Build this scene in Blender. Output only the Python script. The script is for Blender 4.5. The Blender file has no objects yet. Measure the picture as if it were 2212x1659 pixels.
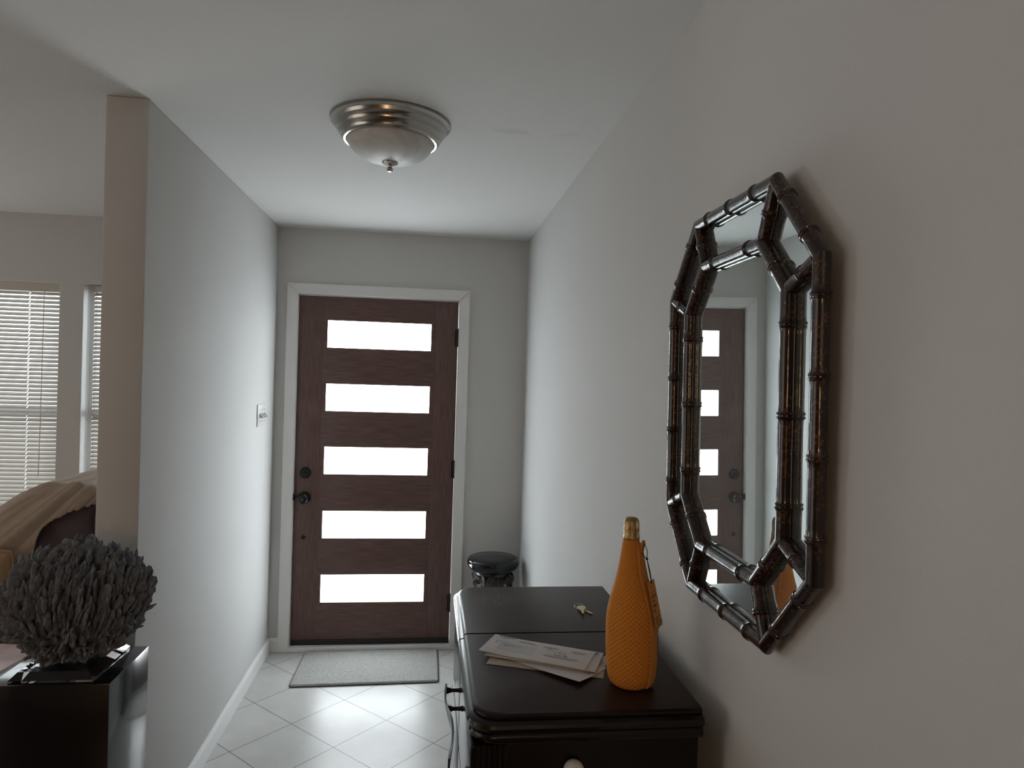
import bpy, bmesh, math, random
from mathutils import Vector, Matrix, noise
random.seed(7)
sc = bpy.context.scene
PI = math.pi
rad = math.radians

# ------------------------------------------------------------------ camera
def camera():
    yaw, pitch, roll = .1224, -.0092, .0311
    f = Vector((math.sin(yaw)*math.cos(pitch), math.cos(yaw)*math.cos(pitch), math.sin(pitch)))
    r = Vector((math.cos(yaw), -math.sin(yaw), 0))
    u = r.cross(f)
    c, s = math.cos(roll), math.sin(roll)
    R, U = c*r + s*u, -s*r + c*u
    cd = bpy.data.cameras.new('camera')
    cd.sensor_width = 36
    cd.lens = 36*1454.74/2212
    cd.clip_start = .05
    o = bpy.data.objects.new('camera', cd)
    m = Matrix((R, U, -f)).transposed().to_4x4()
    m.translation = (.2961, -3.9854, 1.6156)
    o.matrix_world = m
    sc.collection.objects.link(o)
    sc.camera = o
camera()

# ------------------------------------------------------------------ world, lights, exposure
PANE_LIGHT = 13.2
SKY = 5.5
w = bpy.data.worlds.new('overcast_sky')
sc.world = w
w.use_nodes = True
nt = w.node_tree
nt.nodes.clear()
tc = nt.nodes.new('ShaderNodeTexCoord')
sx = nt.nodes.new('ShaderNodeSeparateXYZ')
cr = nt.nodes.new('ShaderNodeValToRGB')
cr.color_ramp.elements[0].position = .46
cr.color_ramp.elements[0].color = (.34, .34, .33, 1)
cr.color_ramp.elements[1].position = .52
cr.color_ramp.elements[1].color = (.90, .96, 1, 1)
mp = nt.nodes.new('ShaderNodeMath'); mp.operation = 'MULTIPLY_ADD'
mp.inputs[1].default_value = .5; mp.inputs[2].default_value = .5
bg = nt.nodes.new('ShaderNodeBackground')
bg.inputs['Strength'].default_value = SKY
wo = nt.nodes.new('ShaderNodeOutputWorld')
nt.links.new(tc.outputs['Generated'], sx.inputs[0])
nt.links.new(sx.outputs['Z'], mp.inputs[0])
nt.links.new(mp.outputs[0], cr.inputs[0])
nt.links.new(cr.outputs[0], bg.inputs[0])
nt.links.new(bg.outputs[0], wo.inputs[0])

def lamp(name, typ, loc, power, col, size=.2, rot=None, size_y=None):
    l = bpy.data.lights.new(name, typ)
    l.energy = power
    l.color = col
    if typ == 'AREA':
        l.size = size
        if size_y:
            l.shape = 'RECTANGLE'; l.size_y = size_y
    else:
        l.shadow_soft_size = size
    o = bpy.data.objects.new(name, l)
    o.location = loc
    if rot: o.rotation_euler = rot
    sc.collection.objects.link(o)
    return o
# lamps of the room behind the camera (a warm table lamp, a small cool one) and added fills
lamp('warm_table_lamp', 'POINT', (-.35, -6.6, 1.55), 31, (1, .60, .30), .16)
lamp('cool_bulb', 'POINT', (.55, -6.9, 2.1), 5, (1, .93, .85), .05)
lamp('west_fill_light', 'AREA', (-5.1, -4.0, 1.25), 27, (1, .87, .74), 2.2, (0, rad(-90), 0), 3.0)  # added fill for the right wall; the west wall has no opening
lamp('living_ceiling_fill', 'AREA', (-3.95, .10, 1.25), 58, (.97, .97, 1), 1.3, (rad(-132), 0, 0), 1.5)  # added fill tilted up to brighten the living room ceiling
lamp('left_window_light', 'AREA', (-1.75, .115, 1.35), 16, (.92, .97, 1), 2.0, (rad(-90), 0, 0), 1.3)

vs = sc.view_settings
vs.view_transform = 'Standard'
vs.look = 'None'
vs.exposure = 0
vs.gamma = 1
vs.use_curve_mapping = False

# ------------------------------------------------------------------ materials
MATS = {}
def mat(name, col, rough=.5, metal=0, coat=0, spec=.5, nscale=0, nvar=0, bump=0, bscale=200, stretch=None, trans=0, ior=1.45, emit=None, estr=0):
    if name in MATS: return MATS[name]
    m = bpy.data.materials.new(name)
    m.use_nodes = True
    nt = m.node_tree
    b = nt.nodes['Principled BSDF']
    b.inputs['Base Color'].default_value = (*col, 1)
    b.inputs['Roughness'].default_value = rough
    b.inputs['Metallic'].default_value = metal
    b.inputs['Coat Weight'].default_value = coat
    b.inputs['Coat Roughness'].default_value = .06
    b.inputs['Specular IOR Level'].default_value = spec
    b.inputs['Transmission Weight'].default_value = trans
    b.inputs['IOR'].default_value = ior
    if emit:
        b.inputs['Emission Color'].default_value = (*emit, 1)
        b.inputs['Emission Strength'].default_value = estr
    t = nt.nodes.new('ShaderNodeTexCoord')
    mpn = nt.nodes.new('ShaderNodeMapping')
    if stretch: mpn.inputs['Scale'].default_value = stretch
    nt.links.new(t.outputs['Object'], mpn.inputs[0])
    if nvar:
        n = nt.nodes.new('ShaderNodeTexNoise')
        n.inputs['Scale'].default_value = nscale
        n.inputs['Detail'].default_value = 6
        nt.links.new(mpn.outputs[0], n.inputs['Vector'])
        r = nt.nodes.new('ShaderNodeValToRGB')
        r.color_ramp.elements[0].position = .3
        r.color_ramp.elements[1].position = .7
        r.color_ramp.elements[0].color = (*[c*(1-nvar) for c in col], 1)
        r.color_ramp.elements[1].color = (*[min(1, c*(1+nvar)) for c in col], 1)
        nt.links.new(n.outputs['Fac'], r.inputs[0])
        nt.links.new(r.outputs[0], b.inputs['Base Color'])
    if bump:
        n2 = nt.nodes.new('ShaderNodeTexNoise')
        n2.inputs['Scale'].default_value = bscale
        n2.inputs['Detail'].default_value = 4
        nt.links.new(mpn.outputs[0], n2.inputs['Vector'])
        bp = nt.nodes.new('ShaderNodeBump')
        bp.inputs['Strength'].default_value = bump
        bp.inputs['Distance'].default_value = .002
        nt.links.new(n2.outputs['Fac'], bp.inputs['Height'])
        nt.links.new(bp.outputs[0], b.inputs['Normal'])
    MATS[name] = m
    return m

M_wall = mat('wall_paint', (.58, .575, .565), .75, spec=.3, nscale=3, nvar=.015, bump=.25, bscale=160)
M_ceil = mat('ceiling_paint', (.68, .675, .66), .85, spec=.2, bump=.4, bscale=120)
M_dark_wall = mat('unseen_dark_wall', (.14, .11, .09), .8)  # unseen rear wall, darkened so glossy faces reflect less
def ceiling_stain():
    # faint grey patched seam running from the light towards the right wall
    nt = M_ceil.node_tree; b = nt.nodes['Principled BSDF']; L = nt.links.new
    t = nt.nodes.new('ShaderNodeTexCoord'); n = nt.nodes.new('ShaderNodeTexNoise')
    n.inputs['Scale'].default_value = 14; n.inputs['Detail'].default_value = 5
    m = nt.nodes.new('ShaderNodeMapping'); m.vector_type = 'TEXTURE'
    m.inputs['Location'].default_value = (.60, -1.755, 2.435); m.inputs['Rotation'].default_value = (0, 0, rad(STAIN_TILT)); m.inputs['Scale'].default_value = (.34, .032, .5)
    g = nt.nodes.new('ShaderNodeTexGradient'); g.gradient_type = 'SPHERICAL'
    r = nt.nodes.new('ShaderNodeValToRGB')
    r.color_ramp.elements[0].position = .46; r.color_ramp.elements[0].color = (0, 0, 0, 1)
    r.color_ramp.elements[1].position = .62; r.color_ramp.elements[1].color = (.35, .35, .35, 1)
    q = nt.nodes.new('ShaderNodeMath'); q.operation = 'MULTIPLY'
    mx = nt.nodes.new('ShaderNodeMix'); mx.data_type = 'RGBA'
    mx.inputs['A'].default_value = b.inputs['Base Color'].default_value; mx.inputs['B'].default_value = (.40, .38, .35, 1)
    L(t.outputs['Object'], m.inputs[0]); L(m.outputs[0], g.inputs[0]); L(t.outputs['Object'], n.inputs['Vector'])
    L(n.outputs['Fac'], r.inputs[0]); L(r.outputs[0], q.inputs[0]); L(g.outputs['Fac'], q.inputs[1])
    L(q.outputs[0], mx.inputs['Factor']); L(mx.outputs['Result'], b.inputs['Base Color'])
STAIN_TILT = -3
ceiling_stain()
M_trim = mat('white_trim_paint', (.74, .74, .735), .38, nscale=4, nvar=.02)
M_black = mat('oil_rubbed_bronze', (.012, .011, .013), .38, .3)
M_rubber = mat('black_rubber', (.012, .012, .014), .6)
M_nickel = mat('brushed_nickel', (.42, .40, .375), .24, 1, nscale=60, nvar=.05, stretch=(1, 1, 20))
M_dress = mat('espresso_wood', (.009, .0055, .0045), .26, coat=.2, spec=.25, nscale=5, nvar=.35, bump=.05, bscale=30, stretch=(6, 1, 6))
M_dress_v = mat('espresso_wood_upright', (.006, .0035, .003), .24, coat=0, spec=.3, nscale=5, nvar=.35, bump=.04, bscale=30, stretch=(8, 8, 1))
M_metal = mat('dark_pull_metal', (.10, .10, .105), .3, .9)
M_white = mat('white_porcelain', (.62, .61, .58), .2, coat=.5)
M_plate = mat('white_plastic', (.66, .66, .64), .35)
M_screw = mat('screw_grey', (.25, .25, .25), .4, .5)
M_brass = mat('brass', (.62, .55, .30), .3, 1)
M_steel = mat('steel', (.6, .6, .58), .25, 1)
M_paper = mat('white_paper', (.60, .585, .58), .75, nscale=12, nvar=.03, bump=.15, bscale=60)
M_pinkpaper = mat('warm_white_paper', (.57, .535, .53), .75, nscale=12, nvar=.03, bump=.15, bscale=60)
M_tan = mat('tan_paper', (.47, .415, .35), .8, nscale=20, nvar=.05)
M_window = mat('glassine', (.50, .51, .52), .25)
M_ink = mat('grey_ink', (.13, .13, .14), .7)
M_ink2 = mat('black_ink', (.04, .04, .045), .7)
M_brownink = mat('brown_ink', (.07, .02, .008), .7)
M_orange2 = mat('orange_smooth_cloth', (.50, .19, .035), .8, nscale=80, nvar=.06)
M_tag = mat('orange_card', (.56, .25, .055), .6, nscale=30, nvar=.03)
M_cord = mat('black_cord', (.006, .006, .007), .6)
M_foil = mat('gold_foil', (.34, .24, .11), .38, .9, nscale=18, nvar=.45, bump=1, bscale=90)
M_stone = mat('antique_pewter', (.055, .052, .048), .38, .35, nscale=25, nvar=.6, bump=.3, bscale=80)
M_lacq = mat('black_lacquer', (.008, .009, .011), .15, coat=.15, spec=.35)
M_blackg = mat('black_gloss_laminate', (.004, .004, .005), .18, coat=.45, ior=1.6)
M_coral = mat('charcoal_coral', (.175, .185, .205), .95, spec=.15, nscale=60, nvar=.3, bump=1, bscale=170)
M_acryl = mat('clear_acrylic', (.97, .98, .98), .02, trans=1, ior=1.49)
M_choc = mat('chocolate_microsuede', (.085, .068, .072), .9, nscale=8, nvar=.25, bump=.3, bscale=50)
M_throw = mat('taupe_fleece', (.34, .265, .205), .95, nscale=30, nvar=.07, bump=.3, bscale=90)
M_cush = mat('tan_canvas', (.34, .225, .125), .9, nscale=40, nvar=.08, bump=.3, bscale=200)
M_blind = mat('blind_slat_vinyl', (.60, .58, .55), .5)
M_valance = mat('blind_valance', (.58, .55, .48), .5)
M_vinyl = mat('window_vinyl', (.78, .79, .80), .4)
M_mag = mat('magazine_cover', (.62, .50, .50), .3, nscale=9, nvar=.25)
M_edge = mat('paper_block', (.62, .60, .58), .8, nscale=400, nvar=.2, stretch=(.05, .05, 1))
M_table = mat('dark_table_wood', (.02, .012, .010), .35)

def door_wood(name, stretch):
    m = mat(name, (.125, .074, .064), .42, spec=.4, nscale=14, nvar=.28, bump=.2, bscale=60, stretch=stretch)
    return m
M_stile = door_wood('door_wood_upright', (9, 9, .6))
M_rail = door_wood('door_wood_level', (.6, 9, 9))

def rug_mat():
    m = mat('mat_pile', (.36, .36, .345), .98, spec=.1, nscale=260, nvar=.35, bump=1, bscale=420)
    return m
M_rug = rug_mat()
M_rugedge = mat('mat_backing', (.06, .055, .055), .9)

def tortoise():
    m = bpy.data.materials.new('tortoise_bamboo_lacquer'); m.use_nodes = True
    nt = m.node_tree; b = nt.nodes['Principled BSDF']
    t = nt.nodes.new('ShaderNodeTexCoord')
    v = nt.nodes.new('ShaderNodeTexVoronoi'); v.inputs['Scale'].default_value = 150
    n = nt.nodes.new('ShaderNodeTexNoise'); n.inputs['Scale'].default_value = 24; n.inputs['Detail'].default_value = 4
    r1 = nt.nodes.new('ShaderNodeValToRGB')
    r1.color_ramp.elements[0].position = .20; r1.color_ramp.elements[0].color = (.105, .048, .024, 1)
    r1.color_ramp.elements[1].position = .48; r1.color_ramp.elements[1].color = (.022, .009, .006, 1)
    r2 = nt.nodes.new('ShaderNodeValToRGB')
    r2.color_ramp.elements[0].position = .40; r2.color_ramp.elements[0].color = (0, 0, 0, 1)
    r2.color_ramp.elements[1].position = .60; r2.color_ramp.elements[1].color = (1, 1, 1, 1)
    mx = nt.nodes.new('ShaderNodeMix'); mx.data_type = 'RGBA'
    mx.inputs['A'].default_value = (.013, .008, .007, 1)
    L = nt.links.new
    L(t.outputs['Object'], v.inputs['Vector']); L(t.outputs['Object'], n.inputs['Vector'])
    L(v.outputs['Distance'], r1.inputs[0]); L(n.outputs['Fac'], r2.inputs[0])
    L(r2.outputs[0], mx.inputs['Factor']); L(r1.outputs[0], mx.inputs['B'])
    L(mx.outputs['Result'], b.inputs['Base Color'])
    b.inputs['Roughness'].default_value = .24
    b.inputs['Coat Weight'].default_value = .4
    b.inputs['Specular IOR Level'].default_value = .35
    b.inputs['Coat Roughness'].default_value = .08
    n3 = nt.nodes.new('ShaderNodeTexNoise'); n3.inputs['Scale'].default_value = 45
    bp = nt.nodes.new('ShaderNodeBump'); bp.inputs['Strength'].default_value = .25; bp.inputs['Distance'].default_value = .002
    L(t.outputs['Object'], n3.inputs['Vector']); L(n3.outputs['Fac'], bp.inputs['Height'])
    L(bp.outputs[0], b.inputs['Normal']); L(bp.outputs[0], b.inputs['Coat Normal'])
    return m
M_bamboo = tortoise()

def mirror_mat():
    m = bpy.data.materials.new('dusty_mirror_glass'); m.use_nodes = True
    nt = m.node_tree; b = nt.nodes['Principled BSDF']
    b.inputs['Base Color'].default_value = (.74, .80, .79, 1)
    b.inputs['Metallic'].default_value = 1
    b.inputs['Roughness'].default_value = .0
    d = nt.nodes.new('ShaderNodeBsdfDiffuse'); d.inputs[0].default_value = (.55, .55, .53, 1)
    t = nt.nodes.new('ShaderNodeTexCoord')
    n = nt.nodes.new('ShaderNodeTexNoise'); n.inputs['Scale'].default_value = 9; n.inputs['Detail'].default_value = 8; n.inputs['Roughness'].default_value = .75
    r = nt.nodes.new('ShaderNodeMapRange')
    r.inputs['From Min'].default_value = .35; r.inputs['From Max'].default_value = .75
    r.inputs['To Min'].default_value = .06; r.inputs['To Max'].default_value = .15
    mx = nt.nodes.new('ShaderNodeMixShader')
    L = nt.links.new
    L(t.outputs['Object'], n.inputs['Vector']); L(n.outputs['Fac'], r.inputs['Value'])
    L(r.outputs[0], mx.inputs[0]); L(b.outputs[0], mx.inputs[1]); L(d.outputs[0], mx.inputs[2])
    L(mx.outputs[0], nt.nodes['Material Output'].inputs[0])
    return m
M_mirror = mirror_mat()

def tile_mat(s):
    m = bpy.data.materials.new('porcelain_tile'); m.use_nodes = True
    nt = m.node_tree; b = nt.nodes['Principled BSDF']
    uv = nt.nodes.new('ShaderNodeUVMap'); uv.uv_map = 'tile'
    br = nt.nodes.new('ShaderNodeTexBrick')
    br.offset = 0; br.squash = 1
    br.inputs['Scale'].default_value = 1
    br.inputs['Brick Width'].default_value = s
    br.inputs['Row Height'].default_value = s
    br.inputs['Mortar Size'].default_value = .0022
    br.inputs['Mortar Smooth'].default_value = .15
    br.inputs['Bias'].default_value = 0
    br.inputs['Color1'].default_value = (.50, .50, .49, 1)
    br.inputs['Color2'].default_value = (.53, .525, .51, 1)
    br.inputs['Mortar'].default_value = (.16, .16, .155, 1)
    t = nt.nodes.new('ShaderNodeTexCoord')
    n = nt.nodes.new('ShaderNodeTexNoise'); n.inputs['Scale'].default_value = 7; n.inputs['Detail'].default_value = 7; n.inputs['Roughness'].default_value = .6
    r = nt.nodes.new('ShaderNodeValToRGB')
    r.color_ramp.elements[0].position = .3; r.color_ramp.elements[0].color = (.90, .90, .89, 1)
    r.color_ramp.elements[1].position = .72; r.color_ramp.elements[1].color = (1.04, 1.04, 1.04, 1)
    mx = nt.nodes.new('ShaderNodeMix'); mx.data_type = 'RGBA'; mx.blend_type = 'MULTIPLY'; mx.inputs['Factor'].default_value = 1
    bp = nt.nodes.new('ShaderNodeBump'); bp.inputs['Strength'].default_value = .5; bp.inputs['Distance'].default_value = .002; bp.invert = True
    L = nt.links.new
    L(uv.outputs[0], br.inputs['Vector']); L(t.outputs['Object'], n.inputs['Vector'])
    L(n.outputs['Fac'], r.inputs[0]); L(br.outputs['Color'], mx.inputs['A']); L(r.outputs[0], mx.inputs['B'])
    L(mx.outputs['Result'], b.inputs['Base Color'])
    L(br.outputs['Fac'], bp.inputs['Height']); L(bp.outputs[0], b.inputs['Normal'])
    b.inputs['Roughness'].default_value = .30
    return m
TILE = .3026
M_tile = tile_mat(TILE)

def pane_mat():
    m = bpy.data.materials.new('frosted_daylit_glass'); m.use_nodes = True
    b = m.node_tree.nodes['Principled BSDF']
    b.inputs['Base Color'].default_value = (.8, .85, .85, 1)
    b.inputs['Roughness'].default_value = .15
    b.inputs['Emission Color'].default_value = (.89, .965, 1, 1)
    b.inputs['Emission Strength'].default_value = PANE_LIGHT
    return m
M_pane = pane_mat()

def clear_glass():
    m = bpy.data.materials.new('window_glass'); m.use_nodes = True
    nt = m.node_tree
    tr = nt.nodes.new('ShaderNodeBsdfTransparent'); tr.inputs[0].default_value = (.93, .95, .95, 1)
    gl = nt.nodes.new('ShaderNodeBsdfGlossy'); gl.inputs['Roughness'].default_value = .02
    fr = nt.nodes.new('ShaderNodeFresnel'); fr.inputs[0].default_value = 1.45
    mx = nt.nodes.new('ShaderNodeMixShader')
    L = nt.links.new
    L(fr.outputs[0], mx.inputs[0]); L(tr.outputs[0], mx.inputs[1]); L(gl.outputs[0], mx.inputs[2])
    L(mx.outputs[0], nt.nodes['Material Output'].inputs[0])
    return m
M_glass = clear_glass()

def alabaster():
    m = bpy.data.materials.new('alabaster_glass'); m.use_nodes = True
    nt = m.node_tree; b = nt.nodes['Principled BSDF']
    t = nt.nodes.new('ShaderNodeTexCoord')
    n = nt.nodes.new('ShaderNodeTexNoise'); n.inputs['Scale'].default_value = 7; n.inputs['Detail'].default_value = 5; n.inputs['Distortion'].default_value = 1.6
    r = nt.nodes.new('ShaderNodeValToRGB')
    r.color_ramp.elements[0].position = .30; r.color_ramp.elements[0].color = (.50, .485, .455, 1)
    r.color_ramp.elements[1].position = .62; r.color_ramp.elements[1].color = (.68, .67, .65, 1)
    L = nt.links.new
    L(t.outputs['Object'], n.inputs['Vector']); L(n.outputs['Fac'], r.inputs[0]); L(r.outputs[0], b.inputs['Base Color'])
    b.inputs['Roughness'].default_value = .5
    b.inputs['Subsurface Weight'].default_value = .2
    b.inputs['Subsurface Radius'].default_value = (.02, .02, .02)
    return m
M_alab = alabaster()

def knit():
    m = bpy.data.materials.new('orange_knit_neoprene'); m.use_nodes = True
    nt = m.node_tree; b = nt.nodes['Principled BSDF']
    uv = nt.nodes.new('ShaderNodeUVMap'); uv.uv_map = 'knit'
    sp = nt.nodes.new('ShaderNodeSeparateXYZ')
    L = nt.links.new
    L(uv.outputs[0], sp.inputs[0])
    def mth(op, a, c=None):
        q = nt.nodes.new('ShaderNodeMath'); q.operation = op
        for i, v in enumerate((a, c)):
            if v is None: continue
            if isinstance(v, (int, float)): q.inputs[i].default_value = v
            else: L(v, q.inputs[i])
        return q.outputs[0]
    a = mth('SINE', mth('MULTIPLY', sp.outputs[0], 2*PI))
    c = mth('SINE', mth('MULTIPLY', sp.outputs[1], 2*PI))
    h = mth('MULTIPLY', mth('ADD', mth('MULTIPLY', a, c), 1.0), .5)
    r = nt.nodes.new('ShaderNodeValToRGB')
    r.color_ramp.elements[0].position = .15; r.color_ramp.elements[0].color = (.50, .170, .020, 1)
    r.color_ramp.elements[1].position = .6; r.color_ramp.elements[1].color = (.66, .25, .035, 1)
    L(h, r.inputs[0]); L(r.outputs[0], b.inputs['Base Color'])
    bp = nt.nodes.new('ShaderNodeBump'); bp.inputs['Strength'].default_value = .8; bp.inputs['Distance'].default_value = .0015
    L(h, bp.inputs['Height']); L(bp.outputs[0], b.inputs['Normal'])
    b.inputs['Roughness'].default_value = .8
    b.inputs['Specular IOR Level'].default_value = .25
    return m
M_knit = knit()

def scuffed_top():
    m = bpy.data.materials.new('scuffed_espresso_top'); m.use_nodes = True
    nt = m.node_tree; b = nt.nodes['Principled BSDF']
    L = nt.links.new
    t = nt.nodes.new('ShaderNodeTexCoord')
    mp = nt.nodes.new('ShaderNodeMapping'); mp.inputs['Scale'].default_value = (1.5, 14, 6)
    n = nt.nodes.new('ShaderNodeTexNoise'); n.inputs['Scale'].default_value = 5; n.inputs['Detail'].default_value = 6
    r = nt.nodes.new('ShaderNodeValToRGB')
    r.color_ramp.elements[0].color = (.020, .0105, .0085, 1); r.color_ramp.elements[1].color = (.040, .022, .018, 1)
    L(t.outputs['Object'], mp.inputs[0]); L(mp.outputs[0], n.inputs['Vector']); L(n.outputs['Fac'], r.inputs[0])
    # worn, whitish scratches in one patch of the far half
    v = nt.nodes.new('ShaderNodeTexNoise'); v.inputs['Scale'].default_value = 230; v.inputs['Detail'].default_value = 5
    rv = nt.nodes.new('ShaderNodeValToRGB')
    rv.color_ramp.elements[0].position = .56; rv.color_ramp.elements[0].color = (0, 0, 0, 1)
    rv.color_ramp.elements[1].position = .66; rv.color_ramp.elements[1].color = (1, 1, 1, 1)
    L(t.outputs['Object'], v.inputs['Vector']); L(v.outputs['Fac'], rv.inputs[0])
    g = nt.nodes.new('ShaderNodeTexGradient'); g.gradient_type = 'SPHERICAL'
    mg = nt.nodes.new('ShaderNodeMapping'); mg.vector_type = 'TEXTURE'
    mg.inputs['Location'].default_value = SCUFF
    mg.inputs['Scale'].default_value = (.08, .07, .3)
    L(t.outputs['Object'], mg.inputs[0]); L(mg.outputs[0], g.inputs[0])
    mul = nt.nodes.new('ShaderNodeMath'); mul.operation = 'MULTIPLY'
    L(rv.outputs[0], mul.inputs[0]); L(g.outputs['Fac'], mul.inputs[1])
    mx = nt.nodes.new('ShaderNodeMix'); mx.data_type = 'RGBA'; mx.inputs['B'].default_value = (.42, .36, .33, 1)
    L(mul.outputs[0], mx.inputs['Factor']); L(r.outputs[0], mx.inputs['A']); L(mx.outputs['Result'], b.inputs['Base Color'])
    b.inputs['Roughness'].default_value = .34
    b.inputs['Specular IOR Level'].default_value = .15
    b.inputs['Coat Weight'].default_value = .0
    b.inputs['Coat Roughness'].default_value = .25
    return m
SCUFF = (.487-.60, -2.20+2.447, 1.0213)
M_top = scuffed_top()

# ------------------------------------------------------------------ mesh helpers
def obj(name, bm, m, parent=None, smooth=True, angle=35, label=None):
    """link bm as ONE object; a bm given in world space is shifted to its root"""
    root = parent
    while root is not None and root.parent is not None: root = root.parent
    if root is not None and root.get('_w'):
        bmesh.ops.translate(bm, verts=bm.verts, vec=-Vector(root['_w']))
    bmesh.ops.recalc_face_normals(bm, faces=bm.faces)
    me = bpy.data.meshes.new(name)
    bm.to_mesh(me); bm.free()
    if smooth:
        for p in me.polygons: p.use_smooth = True
        me.set_sharp_from_angle(angle=rad(angle))
    me.materials.append(m)
    o = bpy.data.objects.new(name, me)
    sc.collection.objects.link(o)
    if parent: o.parent = parent
    if label: o['label'] = label
    return o

def thing(name, label, cat, loc=(0, 0, 0), rot=(0, 0, 0), group=None, kind=None, world=True):
    o = bpy.data.objects.new(name, None)
    o.empty_display_size = .05
    o.location = loc; o.rotation_euler = rot
    sc.collection.objects.link(o)
    if label: o['label'] = label
    if cat: o['category'] = cat
    if group: o['group'] = group
    if kind: o['kind'] = kind
    if world: o['_w'] = tuple(loc)
    return o

def tag(o, label, cat, group=None):
    o['label'] = label; o['category'] = cat
    if group: o['group'] = group
    return o

def struct(name, bm, m, **k):
    o = obj(name, bm, m, **k); o['kind'] = 'structure'
    return o

def new(): return bmesh.new()

def box(bm, x0, x1, y0, y1, z0, z1, bev=0, seg=2):
    vs = [bm.verts.new((x, y, z)) for x in (x0, x1) for y in (y0, y1) for z in (z0, z1)]
    F = [(0, 1, 3, 2), (4, 6, 7, 5), (0, 4, 5, 1), (2, 3, 7, 6), (0, 2, 6, 4), (1, 5, 7, 3)]
    fs = [bm.faces.new([vs[i] for i in f]) for f in F]
    if bev:
        bmesh.ops.recalc_face_normals(bm, faces=fs)
        es = list({e for f in fs for e in f.edges})
        bmesh.ops.bevel(bm, geom=es, offset=bev, segments=seg, profile=.5, affect='EDGES')
    return bm

def lathe(bm, prof, c=(0, 0, 0), n=48, axis='z', cap=True):
    rings = []
    for r, h in prof:
        ring = []
        for k in range(n):
            a = 2*PI*k/n
            p = (r*math.cos(a), r*math.sin(a), h)
            if axis == 'y': p = (p[0], -p[2], p[1])     # height towards -y
            if axis == 'x': p = (-p[2], p[0], p[1])     # height towards -x
            ring.append(bm.verts.new((p[0]+c[0], p[1]+c[1], p[2]+c[2])))
        rings.append(ring)
    for a, b in zip(rings, rings[1:]):
        for k in range(n):
            bm.faces.new((a[k], a[(k+1) % n], b[(k+1) % n], b[k]))
    if cap:
        bm.faces.new(rings[0][::-1]); bm.faces.new(rings[-1])
    return bm

def tube(bm, pts, r, n=10, closed=False, cap=True):
    pts = [Vector(p) for p in pts]
    N = len(pts)
    rs = r if isinstance(r, (list, tuple)) else [r]*N
    rings = []
    up = None
    for i, p in enumerate(pts):
        if closed: t = pts[(i+1) % N]-pts[i-1]
        else: t = pts[min(i+1, N-1)]-pts[max(i-1, 0)]
        t.normalize()
        if up is None:
            up = Vector((0, 0, 1)) if abs(t.z) < .9 else Vector((1, 0, 0))
        s = t.cross(up).normalized(); up = s.cross(t).normalized()
        rings.append([bm.verts.new(p + rs[i]*(math.cos(2*PI*k/n)*s + math.sin(2*PI*k/n)*up)) for k in range(n)])
    M = N if closed else N-1
    for i in range(M):
        a, b = rings[i], rings[(i+1) % N]
        for k in range(n):
            bm.faces.new((a[k], a[(k+1) % n], b[(k+1) % n], b[k]))
    if cap and not closed:
        bm.faces.new(rings[0][::-1]); bm.faces.new(rings[-1])
    return bm

def prism(bm, poly, fn):
    """poly: list of 2-D points, fn(p, 0|1) -> 3-D"""
    a = [bm.verts.new(fn(p, 0)) for p in poly]
    b = [bm.verts.new(fn(p, 1)) for p in poly]
    n = len(poly)
    bm.faces.new(a[::-1]); bm.faces.new(b)
    for i in range(n):
        bm.faces.new((a[i], a[(i+1) % n], b[(i+1) % n], b[i]))
    return bm

def text_bm(s, size, M4, align='LEFT', thick=.0002):
    cu = bpy.data.curves.new('lettering', 'FONT')
    cu.body = s; cu.size = size; cu.align_x = align; cu.extrude = thick
    cu.resolution_u = 2
    to = bpy.data.objects.new('lettering', cu)
    sc.collection.objects.link(to)
    bpy.context.view_layer.update()
    me = bpy.data.meshes.new_from_object(to.evaluated_get(bpy.context.evaluated_depsgraph_get()))
    bpy.data.objects.remove(to)
    bm = new(); bm.from_mesh(me)
    bpy.data.meshes.remove(me); bpy.data.curves.remove(cu)
    bmesh.ops.transform(bm, matrix=M4, verts=bm.verts)
    return bm

def merge(dst, src):
    me = bpy.data.meshes.new('t'); src.to_mesh(me); src.free()
    dst.from_mesh(me); bpy.data.meshes.remove(me)

# ------------------------------------------------------------------ the setting
XL, XR, ZC = -.578, .863, 2.435
XP = -.702                      # far face of the partition
YE = -1.798                     # near end of the partition
XW, YS = -5.2, -7.5
TH = .13

YFL = -3.05     # tiles end here, at the added dark floor
def floor():
    bm = new()
    box(bm, XW-TH, XR+TH, YFL, TH, -.1, 0)
    uv = bm.loops.layers.uv.new('tile')
    a = .0134+PI/4
    for f in bm.faces:
        for l in f.loops:
            p = l.vert.co
            dx, dy = p.x+.4999+TILE*60, p.y+.61
            u = dx*math.cos(a)+dy*math.sin(a); v = -dx*math.sin(a)+dy*math.cos(a)
            sh = TILE*60
            dx -= sh
            u = dx*math.cos(a)+dy*math.sin(a)+TILE*40; v = -dx*math.sin(a)+dy*math.cos(a)+TILE*40
            l[uv].uv = (u, v)
    return struct('floor', bm, M_tile, smooth=False)
floor()
struct('floor_2', box(new(), XW-TH, XR+TH, YS-TH, YFL, -.1, 0), mat('unseen_dark_floor', (.045, .034, .029), .45, nscale=4, nvar=.3, stretch=(1, 12, 1)), smooth=False)  # added behind the camera, kept dark to cut reflections and bounce
struct('ceiling', box(new(), XW-TH, XR+TH, YS-TH, TH, ZC, ZC+.1), M_ceil, smooth=False)
struct('wall_right', box(new(), XR, XR+TH, YS-TH, TH, 0, ZC), M_wall, smooth=False)
struct('wall_left', box(new(), XP, XL, YE, 0, 0, ZC, .004), M_wall, angle=60)
struct('wall_west', box(new(), XW-TH, XW, YS-TH, TH, 0, ZC), M_wall, smooth=False)
struct('wall_south', box(new(), XW, XR, YS-TH, YS, 0, ZC), M_dark_wall, smooth=False)

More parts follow.
